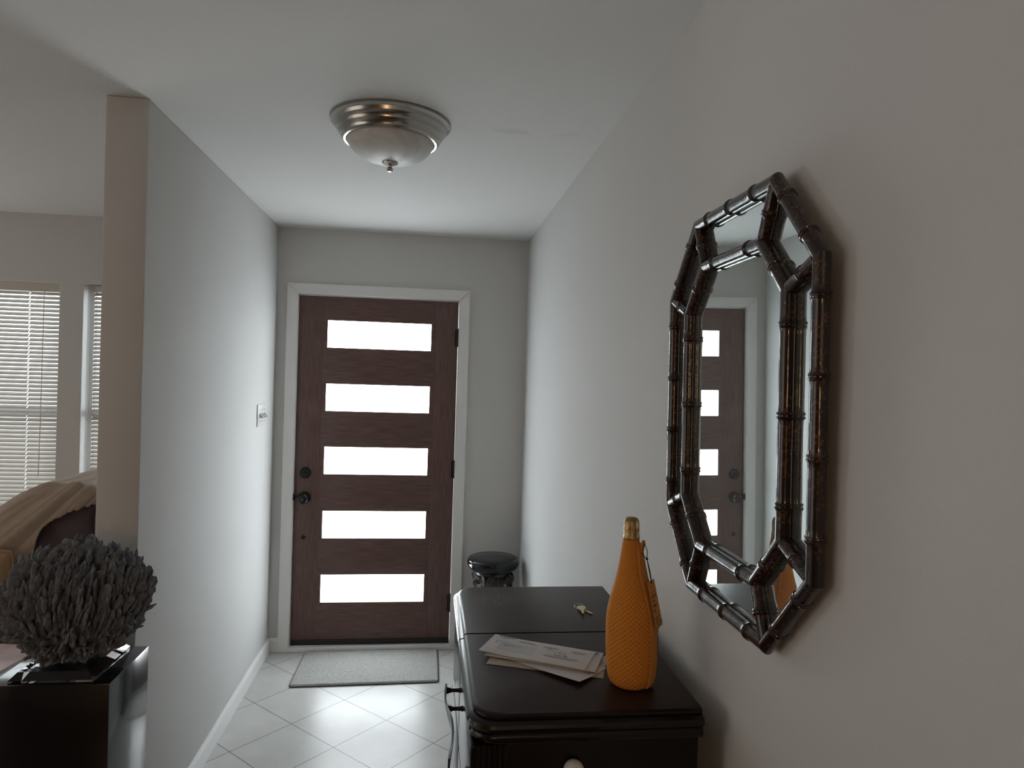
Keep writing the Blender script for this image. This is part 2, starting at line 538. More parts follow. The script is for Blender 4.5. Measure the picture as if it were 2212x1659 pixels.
DW = .457                       # half width of the door slab
DZ0, DZ1 = .034, 2.054
OPEN = DW+.003
holes = [(-4.62, -3.28, .50, 2.06), (-2.75, -1.733, .62, 2.060), (-1.614, -.78, .62, 2.064), (-OPEN-.018, OPEN+.018, 0, DZ1+.021)]
def wall_back():
    bm = new()
    xs = XW
    for x0, x1, z0, z1 in holes:
        box(bm, xs, x0, 0, TH, 0, ZC)
        if z0 > 0: box(bm, x0, x1, 0, TH, 0, z0)
        box(bm, x0, x1, 0, TH, z1, ZC)
        xs = x1
    box(bm, xs, XR, 0, TH, 0, ZC)
    return struct('wall_back', bm, M_wall, smooth=False)
wall_back()

# baseboards
def base_prof(bm, a, b, n, h=.083, t=.012):
    a, b, n = Vector(a), Vector(b), Vector(n)
    prof = [(0, 0), (t, 0), (t, h-.018), (t*.75, h-.008), (t*.4, h), (0, h)]
    prism(bm, prof, lambda p, k: (a if k == 0 else b) + n*p[0] + Vector((0, 0, p[1])))
    return bm
bm = base_prof(new(), (XL, YE-.012, 0), (XL, 0, 0), (1, 0, 0))
base_prof(bm, (XP-.012, YE, 0), (XL+.012, YE, 0), (0, -1, 0))
base_prof(bm, (XP, YE-.012, 0), (XP, 0, 0), (-1, 0, 0))
struct('baseboard_left', bm, M_trim, smooth=False)
CW = .062                       # casing width
bm = base_prof(new(), (XL+.012, 0, 0), (-OPEN-CW, 0, 0), (0, -1, 0))
base_prof(bm, (OPEN+CW, 0, 0), (XR-.012, 0, 0), (0, -1, 0))
struct('baseboard_back', bm, M_trim, smooth=False)
struct('baseboard_right', base_prof(new(), (XR, YS, 0), (XR, 0, 0), (-1, 0, 0)), M_trim, smooth=False)

# door casing with mitred corners
t1 = thing('trim_1', None, None, (0, 0, 0), kind='structure')
ct = .017
zi = DZ1+.004
def casing(poly, name):
    bm = prism(new(), poly, lambda p, k: (p[0], 0 if k == 0 else -ct, p[1]))
    bmesh.ops.recalc_face_normals(bm, faces=bm.faces)
    bmesh.ops.bevel(bm, geom=[e for e in bm.edges if all(abs(v.co.y+ct) < 1e-5 for v in e.verts)], offset=.004, segments=2, affect='EDGES')
    obj(name, bm, M_trim, t1, angle=60)
g = .0008
casing([(-OPEN, 0), (-OPEN, zi-g), (-OPEN-CW, zi+CW-g), (-OPEN-CW, 0)], 'side_casing')
casing([(OPEN, 0), (OPEN, zi-g), (OPEN+CW, zi+CW-g), (OPEN+CW, 0)], 'side_casing')
casing([(-OPEN, zi+g), (OPEN, zi+g), (OPEN+CW, zi+CW), (-OPEN-CW, zi+CW)], 'head_casing')
# jamb and threshold
t2 = thing('trim_2', None, None, (0, 0, 0), kind='structure')
obj('side_jamb', box(new(), -OPEN-.017, -OPEN+.0005, .0, TH, 0, DZ1+.004, .001), M_trim, t2)
obj('side_jamb', box(new(), OPEN-.0005, OPEN+.017, .0, TH, 0, DZ1+.004, .001), M_trim, t2)
obj('head_jamb', box(new(), -OPEN-.017, OPEN+.017, .0, TH, DZ1+.004, DZ1+.02, .001), M_trim, t2)
obj('threshold', box(new(), -OPEN, OPEN, -.018, TH, 0, DZ0-.006, .003), M_trim, t2)
obj('strike_plate', lathe(new(), [(.0195, 0), (.0195, .010), (.012, .014)], (-.463, .002, .893), 20, 'y'), M_black, t2, label='black strike plate lip')

# front door : stiles, rails, five frosted panes
door = thing('door_1', None, None, (0, .018, DZ0), kind='structure')
PX0, PX1 = -.2958, .2995
PZ = [(1.7585, 1.9159), (1.3908, 1.548), (1.0232, 1.1819), (.6496, .8091), (.275, .437)]
YD = .018
TD = .044
SX0, SX1 = -.318, .326          # joints between stiles and rails
obj('stile', box(new(), -DW, SX0, YD, YD+TD, DZ0, DZ1, .0012), M_stile, door)
obj('stile', box(new(), SX1, DW, YD, YD+TD, DZ0, DZ1, .0012), M_stile, door)
edges = [DZ1]
zz = [DZ1]
for a, b in PZ: zz += [b, a]
zz.append(DZ0)
for i in range(0, len(zz), 2):
    obj('rail', box(new(), SX0, SX1, YD, YD+TD, zz[i+1], zz[i], .0012), M_rail, door)
def pane_frame(a, b):
    bm = new()
    box(bm, SX0, PX0, YD+.0004, YD+TD, a, b)
    box(bm, PX1, SX1, YD+.0004, YD+TD, a, b)
    return bm
for a, b in PZ:
    fr = obj('glazing_stop', pane_frame(a, b), M_rail, door, smooth=False)
    obj('glass_pane', box(new(), PX0, PX1, YD+.010, YD+.030, a, b), M_pane, door, smooth=False, label='frosted daylit glass pane')
obj('door_sweep', box(new(), -DW+.002, DW-.002, YD-.006, YD+.006, DZ0-.004, DZ0+.026, .002), M_rubber, door, label='black rubber sweep')
# hardware
db = obj('deadbolt', lathe(new(), [(.033, 0), (.033, .006), (.030, .012), (.026, .013), (.025, .015), (.001, .016)], (-.399, YD, 1.030), 40, 'y'), M_black, door, label='round dark bronze deadbolt')
obj('thumb_turn', box(new(), -.399-.016, -.399+.016, YD-.032, YD-.014, 1.026, 1.034, .003), M_black, db)
kb = obj('door_knob', lathe(new(), [(.034, 0), (.034, .006), (.030, .012), (.014, .014), (.013, .030), (.022, .036), (.0285, .046), (.0285, .056), (.024, .064), (.010, .068), (.009, .066), (.001, .066)], (-.400, YD, .887), 40, 'y'), M_black, door, label='round dark bronze knob')
obj('knob_button', lathe(new(), [(.006, .064), (.006, .071), (.001, .072)], (-.400, YD, .887), 20, 'y'), M_metal, kb)
obj('bore_plug', lathe(new(), [(.0125, 0), (.0125, .003), (.010, .005), (.001, .005)], (-.400, YD, .656), 24, 'y'), M_black, door, label='small dark round plug')
for z in (1.840, 1.062, .269):
    bm = new()
    lathe(bm, [(.0068, -.052), (.0075, -.050), (.0075, .050), (.0068, .052), (.004, .056)], (OPEN-.003, YD-.010, z), 16)
    box(bm, OPEN-.020, OPEN+.004, YD-.004, YD+.001, z-.05, z+.05)
    obj('hinge', bm, M_black, door, label='black butt hinge')

# ------------------------------------------------------------------ windows and blinds
def window(i, x0, x1, z0, z1):
    t = thing('window_%d' % i, None, None, ((x0+x1)/2, .10, z0), kind='structure')
    bm = new()
    f = .022
    for a, b, c, d in ((x0, x0+f, z0, z1), (x1-f, x1, z0, z1), (x0+f, x1-f, z0, z0+f), (x0+f, x1-f, z1-f, z1), (x0+f, x1-f, (z0+z1)/2-.02, (z0+z1)/2+.02)):
        box(bm, a, b, .085, TH-.005, c, d)
    obj('window_frame', bm, M_vinyl, t, smooth=False)
    obj('window_pane', box(new(), x0+f, x1-f, .104, .108, z0+f, z1-f), M_glass, t, smooth=False)
    obj('window_sill', box(new(), x0-.0, x1+.0, -.03, .085, z0, z0+.018, .004), M_trim, t)
    bm = new()      # painted drywall returns
    box(bm, x0, x0+.002, .001, .085, z0, z1); box(bm, x1-.002, x1, .001, .085, z0, z1); box(bm, x0, x1, .001, .085, z1-.002, z1)
    obj('window_reveal', bm, M_vinyl, t, smooth=False)
for i, h in enumerate((holes[1], holes[2], holes[0])): window(i+1, *h)  # the last one is an added, unseen opening for the ceiling fill

def blind(x0, x1, z0, z1, yb, label, cords, wand, vz):
    t = thing('window_blind', label, 'blind', ((x0+x1)/2, yb, z0), group='mini blinds in the living room windows')
    zt = z1-.004
    obj('head_rail', box(new(), x0+.003, x1-.003, yb-.016, yb+.018, zt-.03, zt, .002), M_valance, t)
    obj('valance', box(new(), x0, x1, yb-.022, yb-.018, zt-vz, zt+.002, .001), M_valance, t, label='flat cream valance strip')
    pitch, wd, tilt = .0233, .026, rad(49)
    zs = zt-vz+.004
    n = int((zs-z0-.04)/pitch)
    cuts = [x0+.002]+[c for q in cords for c in (q-.0024, q+.0024)]+[x1-.002]
    bm = new()
    for k in range(n):
        z = zs-pitch*(k+.5)
        for a, b in zip(cuts[::2], cuts[1::2]):
            row = []
            for s in range(5):
                q = (s/4-.5)
                camber = .0024*(1-4*q*q)
                # room edge low, outer edge high
                y = yb + q*wd*math.cos(tilt) - camber*math.sin(tilt)
                zz_ = z + q*wd*math.sin(tilt) + camber*math.cos(tilt)
                row.append((bm.verts.new((a, y, zz_)), bm.verts.new((b, y, zz_))))
            for p, q2 in zip(row, row[1:]):
                bm.faces.new((p[0], p[1], q2[1], q2[0]))
        # slat halves stay joined by narrow bridges in front of and behind the cord slot
        for c in cords:
            for q in (-.42, .42):
                y = yb+q*wd*math.cos(tilt); zz_ = z+q*wd*math.sin(tilt)
                box(bm, c-.004, c+.004, y-.0012, y+.0012, zz_-.0018, zz_+.0018)
    obj('slats', bm, M_blind, t, angle=80)
    obj('bottom_rail', box(new(), x0+.002, x1-.002, yb-.011, yb+.011, z0+.022, z0+.036, .003), M_blind, t)
    for c in cords:
        obj('ladder_cord', tube(new(), [(c+.006, yb-.0145, zs), (c+.006, yb-.0145, z0+.03)], .0007, 6), M_blind, t)
    if wand:
        obj('tilt_wand', tube(new(), [(wand, yb-.026, zt-vz+.01), (wand-.004, yb-.028, 1.25), (wand-.008, yb-.028, .99)], .0022, 8), M_blind, t)
    return t
blind(-2.745, -1.738, .638, 2.06, .030, 'wide white mini blind in the window further left, its slats tilted nearly shut', [-2.55, -2.24, -1.90], -1.815, .048)
blind(-1.584, -.785, .638, 2.060, .066, 'narrow strip of white mini blind in the window beside the brown wall end', [-1.40, -.97], None, .036)

# ------------------------------------------------------------------ light switch
sw = thing('light_switch', 'white triple toggle switch plate on the left hall wall near the front door', 'light switch', (XL, -.306, 1.378))
obj('wall_plate', box(new(), XL, XL+.006, -.392, -.220, 1.321, 1.436, .002), M_plate, sw)
for k in range(3):
    y = -.306+(k-1)*.046
    obj('toggle', prism(new(), [(0, .012), (0, -.012), (.006, -.012), (.019, -.013), (.019, -.006), (.006, .010)], lambda p, q: (XL+.005+p[0], y-.005+.010*q, 1.378+p[1])), M_plate, sw, smooth=False)
    for dz in (-.030, .030):
        obj('screw', lathe(new(), [(.0034, -.0062), (.0034, -.0072), (.001, -.0075)], (XL, y, 1.378+dz), 12, 'x'), M_screw, sw)

# ------------------------------------------------------------------ ceiling light
LX, LY = .148, -1.745
cl = thing('ceiling_light', 'flush round ceiling light with brushed nickel pan and alabaster glass bowl', 'ceiling light', (LX, LY, ZC))
pan = [(.188, 0), (.192, -.003), (.192, -.009), (.186, -.012), (.183, -.014), (.180, -.024), (.172, -.031), (.170, -.034), (.168, -.042), (.161, -.050), (.159, -.053), (.157, -.060), (.150, -.066), (.143, -.066), (.141, -.060), (.139, -.050)]
obj('ceiling_pan', lathe(new(), [(r, h) for r, h in pan], (LX, LY, ZC), 96, cap=False), M_nickel, cl, angle=25)
bowl = []
R0 = .141
for k in range(18):
    a = k/17*PI/2
    bowl.append((max(.002, R0*math.cos(a)**.85), -.056-.074*math.sin(a)**1.05))
obj('glass_bowl', lathe(new(), bowl, (LX, LY, ZC), 72, cap=False), M_alab, cl, angle=80)
obj('finial', lathe(new(), [(.004, -.124), (.024, -.126), (.026, -.130), (.025, -.133), (.014, -.138), (.007, -.141), (.006, -.145), (.0095, -.149), (.0105, -.154), (.008, -.159), (.001, -.161)], (LX, LY, ZC), 32), M_nickel, cl)

# ------------------------------------------------------------------ door mat
bm = new()
mat_c = [(-.372, -.462), (.395, -.444), (.394, -.022), (-.368, -.030)]
def rpoly(c, r, n=6):
    out = []
    for i, p in enumerate(c):
        p = Vector(p); a = Vector(c[i-1]); b = Vector(c[(i+1) % len(c)])
        u, v = (a-p).normalized(), (b-p).normalized()
        ctr = p+(u+v)*r
        a0 = math.atan2((p+u*r-ctr).y, (p+u*r-ctr).x); a1 = math.atan2((p+v*r-ctr).y, (p+v*r-ctr).x)
        d = (a1-a0+PI) % (2*PI)-PI
        out += [tuple(ctr+r*Vector((math.cos(a0+d*k/n), math.sin(a0+d*k/n)))) for k in range(n+1)]
    return out
mr = thing('door_mat', 'pale grey pile door mat lying on the tiles in front of the front door', 'mat', (0, -.24, 0))
poly = rpoly(mat_c, .022)
prism(bm, poly, lambda p, k: (p[0], p[1], .0005 if k == 0 else .005))
obj('mat_backing', bm, M_rugedge, mr, smooth=False)
bm = new()
cx, cy = 0, -.24
poly2 = rpoly([(x-.004*(1 if x > 0 else -1), y-.004*(1 if y > cy else -1)) for x, y in mat_c], .02)
# dense top so that the pile can be roughened
NX, NY = 150, 84
def inpoly(p, P):
    r = False
    for i in range(len(P)):
        (x1, y1), (x2, y2) = P[i-1], P[i]
        if (y1 > p[1]) != (y2 > p[1]) and p[0] < (x2-x1)*(p[1]-y1)/(y2-y1)+x1: r = not r
    return r
g = {}
c0, c1, c2, c3 = [Vector((x-.003*(1 if x > 0 else -1), y-.003*(1 if y > cy else -1))) for x, y in mat_c]
for i in range(NX+1):
    for j in range(NY+1):
        u, v = i/NX, j/NY
        p = (c0*(1-u)+c1*u)*(1-v)+(c3*(1-u)+c2*u)*v
        e = min(i, NX-i, j, NY-j)
        z = .0135 - (.006 if e == 0 else .001 if e == 1 else 0) + .0024*noise.noise(Vector((p.x*160, p.y*160, 0)))+.0012*noise.noise(Vector((p.x*60, p.y*60, 3)))
        g[i, j] = bm.verts.new((p.x+.001*random.uniform(-1, 1), p.y+.001*random.uniform(-1, 1), z))
for i in range(NX):
    for j in range(NY):
        corner = (i < 3 or i >= NX-3) and (j < 3 or j >= NY-3) and ((min(i, NX-1-i)+min(j, NY-1-j)) < 2)
        if not corner: bm.faces.new((g[i, j], g[i+1, j], g[i+1, j+1], g[i, j+1]))
be = [e for e in bm.edges if e.is_boundary]
ex = bmesh.ops.extrude_edge_only(bm, edges=be)
for v in ex['geom']:
    if isinstance(v, bmesh.types.BMVert): v.co.z = .004
obj('pile', bm, M_rug, mr, angle=180)

# ------------------------------------------------------------------ column stool behind the dresser
SXc, SYc = .685, -.21
st = thing('column_stool', 'short pewter column stool with scrolled capital and glossy black round top, in the corner', 'stool', (SXc, SYc, 0))
C3 = (SXc, SYc, 0)
obj('round_top', lathe(new(), [(.085, .528), (.112, .530), (.132, .541), (.143, .556), (.148, .572), (.1475, .586), (.143, .594), (.135, .598), (.06, .600), (.001, .600)], C3, 72), M_lacq, st, angle=60, label='glossy black round top')
# fluted shaft
bm = new()
NF = 16
rings = []
for z in [.075+.33*k/12 for k in range(13)]:
    r0 = .072-.010*((z-.075)/.33)
    ring = []
    for k in range(NF*6):
        a = 2*PI*k/(NF*6)
        r = r0-.006*abs(math.sin(a*NF/2))**.6
        ring.append(bm.verts.new((SXc+r*math.cos(a), SYc+r*math.sin(a), z)))
    rings.append(ring)
for a, b in zip(rings, rings[1:]):
    for k in range(NF*6): bm.faces.new((a[k], a[(k+1) % (NF*6)], b[(k+1) % (NF*6)], b[k]))
obj('fluted_shaft', bm, M_stone, st)
bm = new(); box(bm, SXc-.118, SXc+.118, SYc-.118, SYc+.118, 0, .034, .004)
lathe(bm, [(.112, .034), (.115, .042), (.110, .052), (.092, .056), (.088, .062), (.090, .068), (.080, .076), (.070, .078)], C3, 48)
obj('column_base', bm, M_stone, st)
bm = new()
lathe(bm, [(.064, .400), (.070, .404), (.070, .412), (.064, .416), (.068, .45), (.082, .485), (.090, .505), (.10, .512), (.10, .528), (.08, .530)], C3, 48)
obj('capital_bell', bm, M_stone, st)
def volute(cx_, cy_, cz_, ang, s, r, turns=1.9):
    """spiral scroll in the plane spanned by the horizontal direction ang and z"""
    pts = []; rs = []
    for k in range(44):
        t = k/43
        a = PI/2+s*t*turns*2*PI
        q = r*(1-.80*t)
        h = q*math.cos(a); v = q*math.sin(a)
        pts.append((cx_+h*math.cos(ang), cy_+h*math.sin(ang), cz_+v)); rs.append(.0062*(1-.45*t))
    return pts, rs
for k in range(4):
    aa = k*PI/2+rad(22)
    d = Vector((math.cos(aa), math.sin(aa)))
    for s in (-1, 1):
        n_ = Vector((-d.y, d.x))*s
        p = Vector((SXc, SYc))+d*.088+n_*.052
        bm = new()
        pts, rs = volute(p.x, p.y, .487, math.atan2(n_.y, n_.x), -1, .029)
        tube(bm, pts, rs, 8)
        # scroll drum running back towards the bell
        q = []
        for m_ in range(9):
            t = m_/8
            q.append((p.x-d.x*.05*t, p.y-d.y*.05*t, .487))
        tube(bm, q, [.024-.010*math.sin(t_/8*PI) for t_ in range(9)], 16)
        # small lower leaf curl
        pts, rs = volute(p.x-n_.x*.012+d.x*.004, p.y-n_.y*.012+d.y*.004, .444, math.atan2(n_.y, n_.x), -1, .018, 1.4)
        tube(bm, pts, rs, 8)
        obj('volute', bm, M_stone, st)
    bm = new()
    for m_ in range(3):
        c_ = Vector((SXc, SYc))+d*.090+Vector((-d.y, d.x))*(m_-1)*.016
        lathe(bm, [(.001, .505), (.0065, .500), (.0075, .490), (.004, .478), (.001, .474)], (c_.x, c_.y, 0), 12)
    obj('egg_ornament', bm, M_stone, st)

# ------------------------------------------------------------------ dresser
ZT = 1.0213
DX0, DX1, DY0, DY1 = .3802, .8103, -2.8247, -2.0729
YM = -2.4359                     # seam between the halves of the top
dr = thing('dresser', 'dark espresso wood dresser with two-part top standing along the right wall under the mirror', 'dresser', (.60, -2.447, 0))
def top_poly(y0, y1, r0, r1):
    P = [(DX1, y0), (DX1, y1)]
    out = [(DX1, y0), (DX1, y1)]
    if r1:
        c = (DX0+r1, y1-r1)
        out += [(c[0]+r1*math.cos(PI/2+PI/2*k/10), c[1]+r1*math.sin(PI/2+PI/2*k/10)) for k in range(11)]
    else: out.append((DX0, y1))
    if r0:
        c = (DX0+r0, y0+r0)
        out += [(c[0]+r0*math.cos(PI+PI/2*k/10), c[1]+r0*math.sin(PI+PI/2*k/10)) for k in range(11)]
    else: out.append((DX0, y0))
    return out
def top_half(y0, y1, r0, r1):
    # moulded edge: a stack of inset outlines (two beads under a flat board)
    def inset(P, d):
        out = []
        cxp, cyp = .60, (y0+y1)/2
        for x, y in P:
            nx = x+d if x < DX0+.06 else x
            fy = y
            if r0 and y < y0+.06: fy = y+d
            if r1 and y > y1-.06: fy = y-d
            out.append((nx, fy))
        return out
    P = top_poly(y0, y1, r0, r1)
    prof = [(.012, -.052), (.008, -.050), (.0055, -.046), (.0045, -.040), (.006, -.035), (.009, -.032), (.006, -.030), (.002, -.027), (0, -.021), (.002, -.015), (.006, -.012), (.013, -.0105), (.012, -.008), (.0125, -.004), (.0155, -.001), (.020, 0)]
    bm = new()
    rings = []
    for d, z in prof:
        rings.append([bm.verts.new((x, y, ZT+z)) for x, y in inset(P, d)])
    n = len(P)
    for a, b in zip(rings, rings[1:]):
        for k in range(n): bm.faces.new((a[k], a[(k+1) % n], b[(k+1) % n], b[k]))
    bm.faces.new(rings[0][::-1]); bm.faces.new(rings[-1]).material_index = 1
    return bm
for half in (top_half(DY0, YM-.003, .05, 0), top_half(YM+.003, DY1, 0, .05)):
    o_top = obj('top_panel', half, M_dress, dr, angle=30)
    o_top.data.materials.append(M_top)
BX0, BX1, BY0, BY1 = .390, .806, -2.8095, -2.088
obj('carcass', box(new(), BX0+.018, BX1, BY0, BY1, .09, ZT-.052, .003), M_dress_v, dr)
# fluted corner post on the near end
bm = new()
P = []
for k in range(25):
    P.append((BX0+.004+.058*k/24, BY0-.003-.0012*abs(math.sin(PI*k/4))))
P = P+[(BX0+.062, BY0+.01), (BX0+.004, BY0+.01)]
prism(bm, P, lambda p, q: (p[0], p[1], .09 if q == 0 else ZT-.053))
obj('fluted_post', bm, M_dress_v, dr, angle=50)
bm = new()
box(bm, BX0+.03, BX1-.01, BY0+.02, BY1-.02, 0, .09, .003)
obj('plinth', bm, M_dress_v, dr)
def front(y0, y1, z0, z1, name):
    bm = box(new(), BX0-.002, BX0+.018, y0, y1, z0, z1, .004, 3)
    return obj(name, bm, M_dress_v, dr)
dn = front(BY0+.004, YM-.004, .11, .76, 'door')
df = front(YM+.004, BY1-.004, .11, .76, 'door')
wn = front(BY0+.004, YM-.004, .77, ZT-.057, 'drawer')
wf = front(YM+.004, BY1-.004, .77, ZT-.057, 'drawer')
def pull(ya, yb_, zc, par):
    bm = new()
    # flat wavy bar along y
    N = 36
    sec = []
    for k in range(N+1):
        t = k/N
        y = ya+(yb_-ya)*t
        x = BX0-.032-.006*math.sin(t*2.2*PI+.4)
        hw = .007+.003*math.cos(t*4*PI)
        sec.append([bm.verts.new(v) for v in ((x-.002, y, zc+hw), (x+.002, y, zc+hw), (x+.002, y, zc-hw), (x-.002, y, zc-hw))])
    for a, b in zip(sec, sec[1:]):
        for i in range(4): bm.faces.new((a[i], a[(i+1) % 4], b[(i+1) % 4], b[i]))
    bm.faces.new(sec[0][::-1]); bm.faces.new(sec[-1])
    h = obj('pull_handle', bm, M_metal, par, label='wavy dark metal pull')
    for t in (.04, .32):
        y = ya+(yb_-ya)*t
        obj('pull_post', lathe(new(), [(.007, -.001), (.0045, .006), (.004, .020), (.0075, .032)], (BX0-.0015, y, zc), 16, 'x'), M_black, h)
pull(-2.452, -2.755, .904, wn)
obj('hinge', lathe(new(), [(.004, -.02), (.005, -.018), (.005, .018), (.004, .02)], (BX0-.006, BY0+.012, .902), 14), M_black, dr, label='small black hinge barrel')
obj('knob', lathe(new(), [(.011, .0), (.012, .004), (.0165, .008), (.0190, .015), (.0182, .022), (.0140, .028), (.007, .031), (.001, .032)], (.570, BY0, .925), 32, 'y'), M_white, dr, label='white porcelain knob')

# ------------------------------------------------------------------ keys on the dresser
kx, ky = .7041, -2.2862
def key_bm(ang, L, rb, wb):
    bm = new()
    P = [(rb*1.35*math.cos(a), rb*math.sin(a)) for a in [PI*.18+(2*PI-.36*PI)*k/22 for k in range(23)]]
    P += [(rb*1.35*math.cos(-PI*.18), -wb)]
    teeth = [(rb*1.3+.003, -wb), (L*.45, -wb), (L*.5, -wb*.45), (L*.58, -wb*.9), (L*.66, -wb*.3), (L*.74, -wb*.8), (L*.84, -wb*.4), (L*.92, -wb*.7), (L, 0), (L*.95, wb), (rb*1.3, wb)]
    P = P[:-1]+teeth
    c, s = math.cos(ang), math.sin(ang)
    return prism(bm, P, lambda p, q: (kx+p[0]*c-p[1]*s, ky+p[0]*s+p[1]*c, (0 if q == 0 else .0024))), (c, s)
ks = thing('key_set', 'small brass keys on a ring lying on the far half of the dresser top', 'keys', (kx, ky, ZT+.0005))
b1, _ = key_bm(rad(-98), .041, .0117, .0042)
bmesh.ops.translate(b1, verts=b1.verts, vec=(0, 0, ZT+.0035))
obj('key', b1, M_brass, ks, smooth=False)
b2, _ = key_bm(rad(-62), .044, .0098, .0039)
bmesh.ops.translate(b2, verts=b2.verts, vec=(-.001, .002, ZT+.0008))
obj('key', b2, M_brass, ks, smooth=False)
obj('key_ring', tube(new(), [(kx-.001+.013*math.cos(2*PI*k/40), ky+.018+.016*math.sin(2*PI*k/40), ZT+.0028+.0016*math.sin(2*PI*k/40)) for k in range(40)], .0007, 6, closed=True), M_steel, ks)

# ------------------------------------------------------------------ mail
def envelope(name, label, c, ang, L, H, z, th, m, curl=None, marks=None, win=None):
    t = thing(name, label, 'envelope', (c[0], c[1], z), (0, 0, ang), group='letters piled on the dresser', world=False)
    t.scale = (.935, .935, .935)
    NX_, NY_ = 24, 10
    def hz(u, v):
        return curl(u, v) if curl else 0
    bm = new()
    G = {}
    for s in (0, 1):
        for i in range(NX_+1):
            for j in range(NY_+1):
                u, v = i/NX_*2-1, j/NY_*2-1
                e = min(1, 6*(1-abs(u)), 4*(1-abs(v)))
                G[s, i, j] = bm.verts.new((u*L/2, v*H/2, hz(u, v)+(th*(.35+.65*e) if s else 0)))
    for i in range(NX_):
        for j in range(NY_):
            bm.faces.new((G[0, i, j], G[0, i, j+1], G[0, i+1, j+1], G[0, i+1, j]))
            bm.faces.new((G[1, i, j], G[1, i+1, j], G[1, i+1, j+1], G[1, i, j+1]))
    rim = [(i, 0) for i in range(NX_)]+[(NX_, j) for j in range(NY_)]+[(i, NY_) for i in range(NX_, 0, -1)]+[(0, j) for j in range(NY_, 0, -1)]
    for k in range(len(rim)):
        a, b = rim[k], rim[(k+1) % len(rim)]
        bm.faces.new((G[0, *a], G[0, *b], G[1, *b], G[1, *a]))
    obj('envelope_paper', bm, m, t, angle=50)
    def flat(x0, x1, y0, y1, up, bm_, n=6):
        vs_ = []
        for k in range(n+1):
            x = x0+(x1-x0)*k/n
            vs_.append([bm_.verts.new((x, y, hz(2*x/L, 2*y/H)+th+up)) for y in (y0, y1)])
        for a, b in zip(vs_, vs_[1:]): bm_.faces.new((a[0], b[0], b[1], a[1]))
    if win:
        b_ = new(); flat(*win, .00025, b_)
        obj('address_window', b_, M_window, t, smooth=False, label='translucent address window')
    if marks:
        b_ = new()
        for q in marks: flat(*q, .0005, b_)
        obj('printing', b_, M_ink, t, smooth=False)
    return t
def textline(x0, x1, y, h, seed, gap=.0016):
    rnd = random.Random(seed); out = []; x = x0
    while x < x1:
        wl = rnd.uniform(.003, .008)
        out.append((x, min(x+wl, x1), y, y+h*rnd.uniform(.75, 1.0))); x += wl+gap
    return out
mk = textline(-.098, -.066, .0405, .0042, 1, .0008)+[(-.108, -.101, .0405, .0450)]+textline(-.098, -.080, .0345, .0030, 2, .0008)
mk += textline(-.056, -.022, .0325, .0028, 3)+textline(-.050, -.012, .0265, .0024, 4)
mk += [(-.103, -.1015, -.004, .014), (-.103, -.092, .014, .0155), (-.090, .0, .0125, .0131)]
mk += textline(-.082, -.040, .000, .0030, 5)+textline(-.080, -.052, -.006, .0026, 6)
mk += textline(.008, .044, .0215, .0052, 7)+textline(.020, .034, .0115, .0035, 8)
mk += [(.040, .066, .0080, .0088), (.040, .066, -.0085, -.0077), (.040, .0408, -.0085, .0085), (.0652, .066, -.0030, .0085), (.062, .0628, -.0125, -.004), (.062, .072, -.0045, -.0038), (.066, .073, -.0125, -.0085), (.050, .055, .001, .005)]
mk += textline(.044, .058, -.0125, .0026, 9)
mk += textline(.016, .102, -.0175, .0016, 10)+textline(.022, .100, -.0235, .0026, 11, .0006)
mk += textline(.074, .106, .0245, .0018, 12)+textline(.074, .106, .0200, .0018, 13)+textline(.080, .104, .0155, .0018, 14)
E1c = (.5430, -2.5692)
envelope('envelope', 'white window envelope with printed logo lines, topmost of the letter pile', E1c, rad(-27.3), .248, .103, ZT+.0100, .0032, M_paper,
         curl=lambda u, v: .0035*max(0, -u-.45)+.0006*math.sin(3*u), marks=mk, win=(-.092, -.004, -.030, .011))
envelope('envelope', 'white envelope with a small stamp mark, its right end showing under the topmost letter', (.5597, -2.5760), rad(-24.2), .248, .108, ZT+.0072, .0022, M_pinkpaper,
         curl=lambda u, v: .0008*math.sin(2*u+1), marks=[(.108, .1088, .028, .046), (.114, .1148, .028, .046), (.108, .1148, .0455, .046), (.108, .1148, .0365, .037), (.1095, .113, .039, .043)])
envelope('envelope', 'thin white envelope peeking out at the left between the letters above and below', (.5503, -2.5723), rad(-25.5), .236, .106, ZT+.0052, .0015, M_paper)
envelope('envelope', 'plain pinkish white envelope lying crosswise, one corner raised towards the viewer', (.5620, -2.5989), rad(-45.5), .234, .108, ZT+.0028, .0018, M_pinkpaper,
         curl=lambda u, v: .011*max(0, (u-v)/2-.35)**1.2, marks=textline(.075, .112, .018, .003, 21)+textline(.080, .112, .008, .003, 22)+textline(.085, .110, -.002, .003, 23))
envelope('envelope', 'tan paper envelope at the bottom of the letter pile', (.5625, -2.5900), rad(-19.5), .258, .118, ZT+.0006, .0016, M_tan)

# ------------------------------------------------------------------ orange bottle
BZ = .98
BXc, BYc = .7345, -2.6165
bt = thing('champagne_bottle', 'champagne bottle in a bright orange knitted jacket standing at the near end of the dresser', 'bottle', (BXc, BYc, BZ+.0005))
K = .0002335
jp = [(1570, 120), (1566, 150), (1552, 176), (1530, 192), (1480, 206), (1400, 214), (1300, 219), (1180, 222), (1060, 222), (980, 219), (900, 209), (820, 193), (740, 170), (660, 147), (580, 127), (500, 111), (420, 97), (340, 85), (290, 78), (262, 73), (258, 66)]
def axis_shift(h): return 0.0
def jr(h):
    pts = [((1570-y)*K, r*K) for y, r in jp]
    for (h0, r0), (h1, r1) in zip(pts, pts[1:]):
        if h <= h1: return r0+(r1-r0)*(h-h0)/(h1-h0) if h1 > h0 else r1
    return pts[-1][1]
HJ = (1570-258)*K
bm = new()
uvl = bm.loops.layers.uv.new('knit')
hs = [0, .001, .004, .008, .013]+[.013+(HJ-.0145-.013)*k/44 for k in range(1, 45)]+[HJ-.0005, HJ]
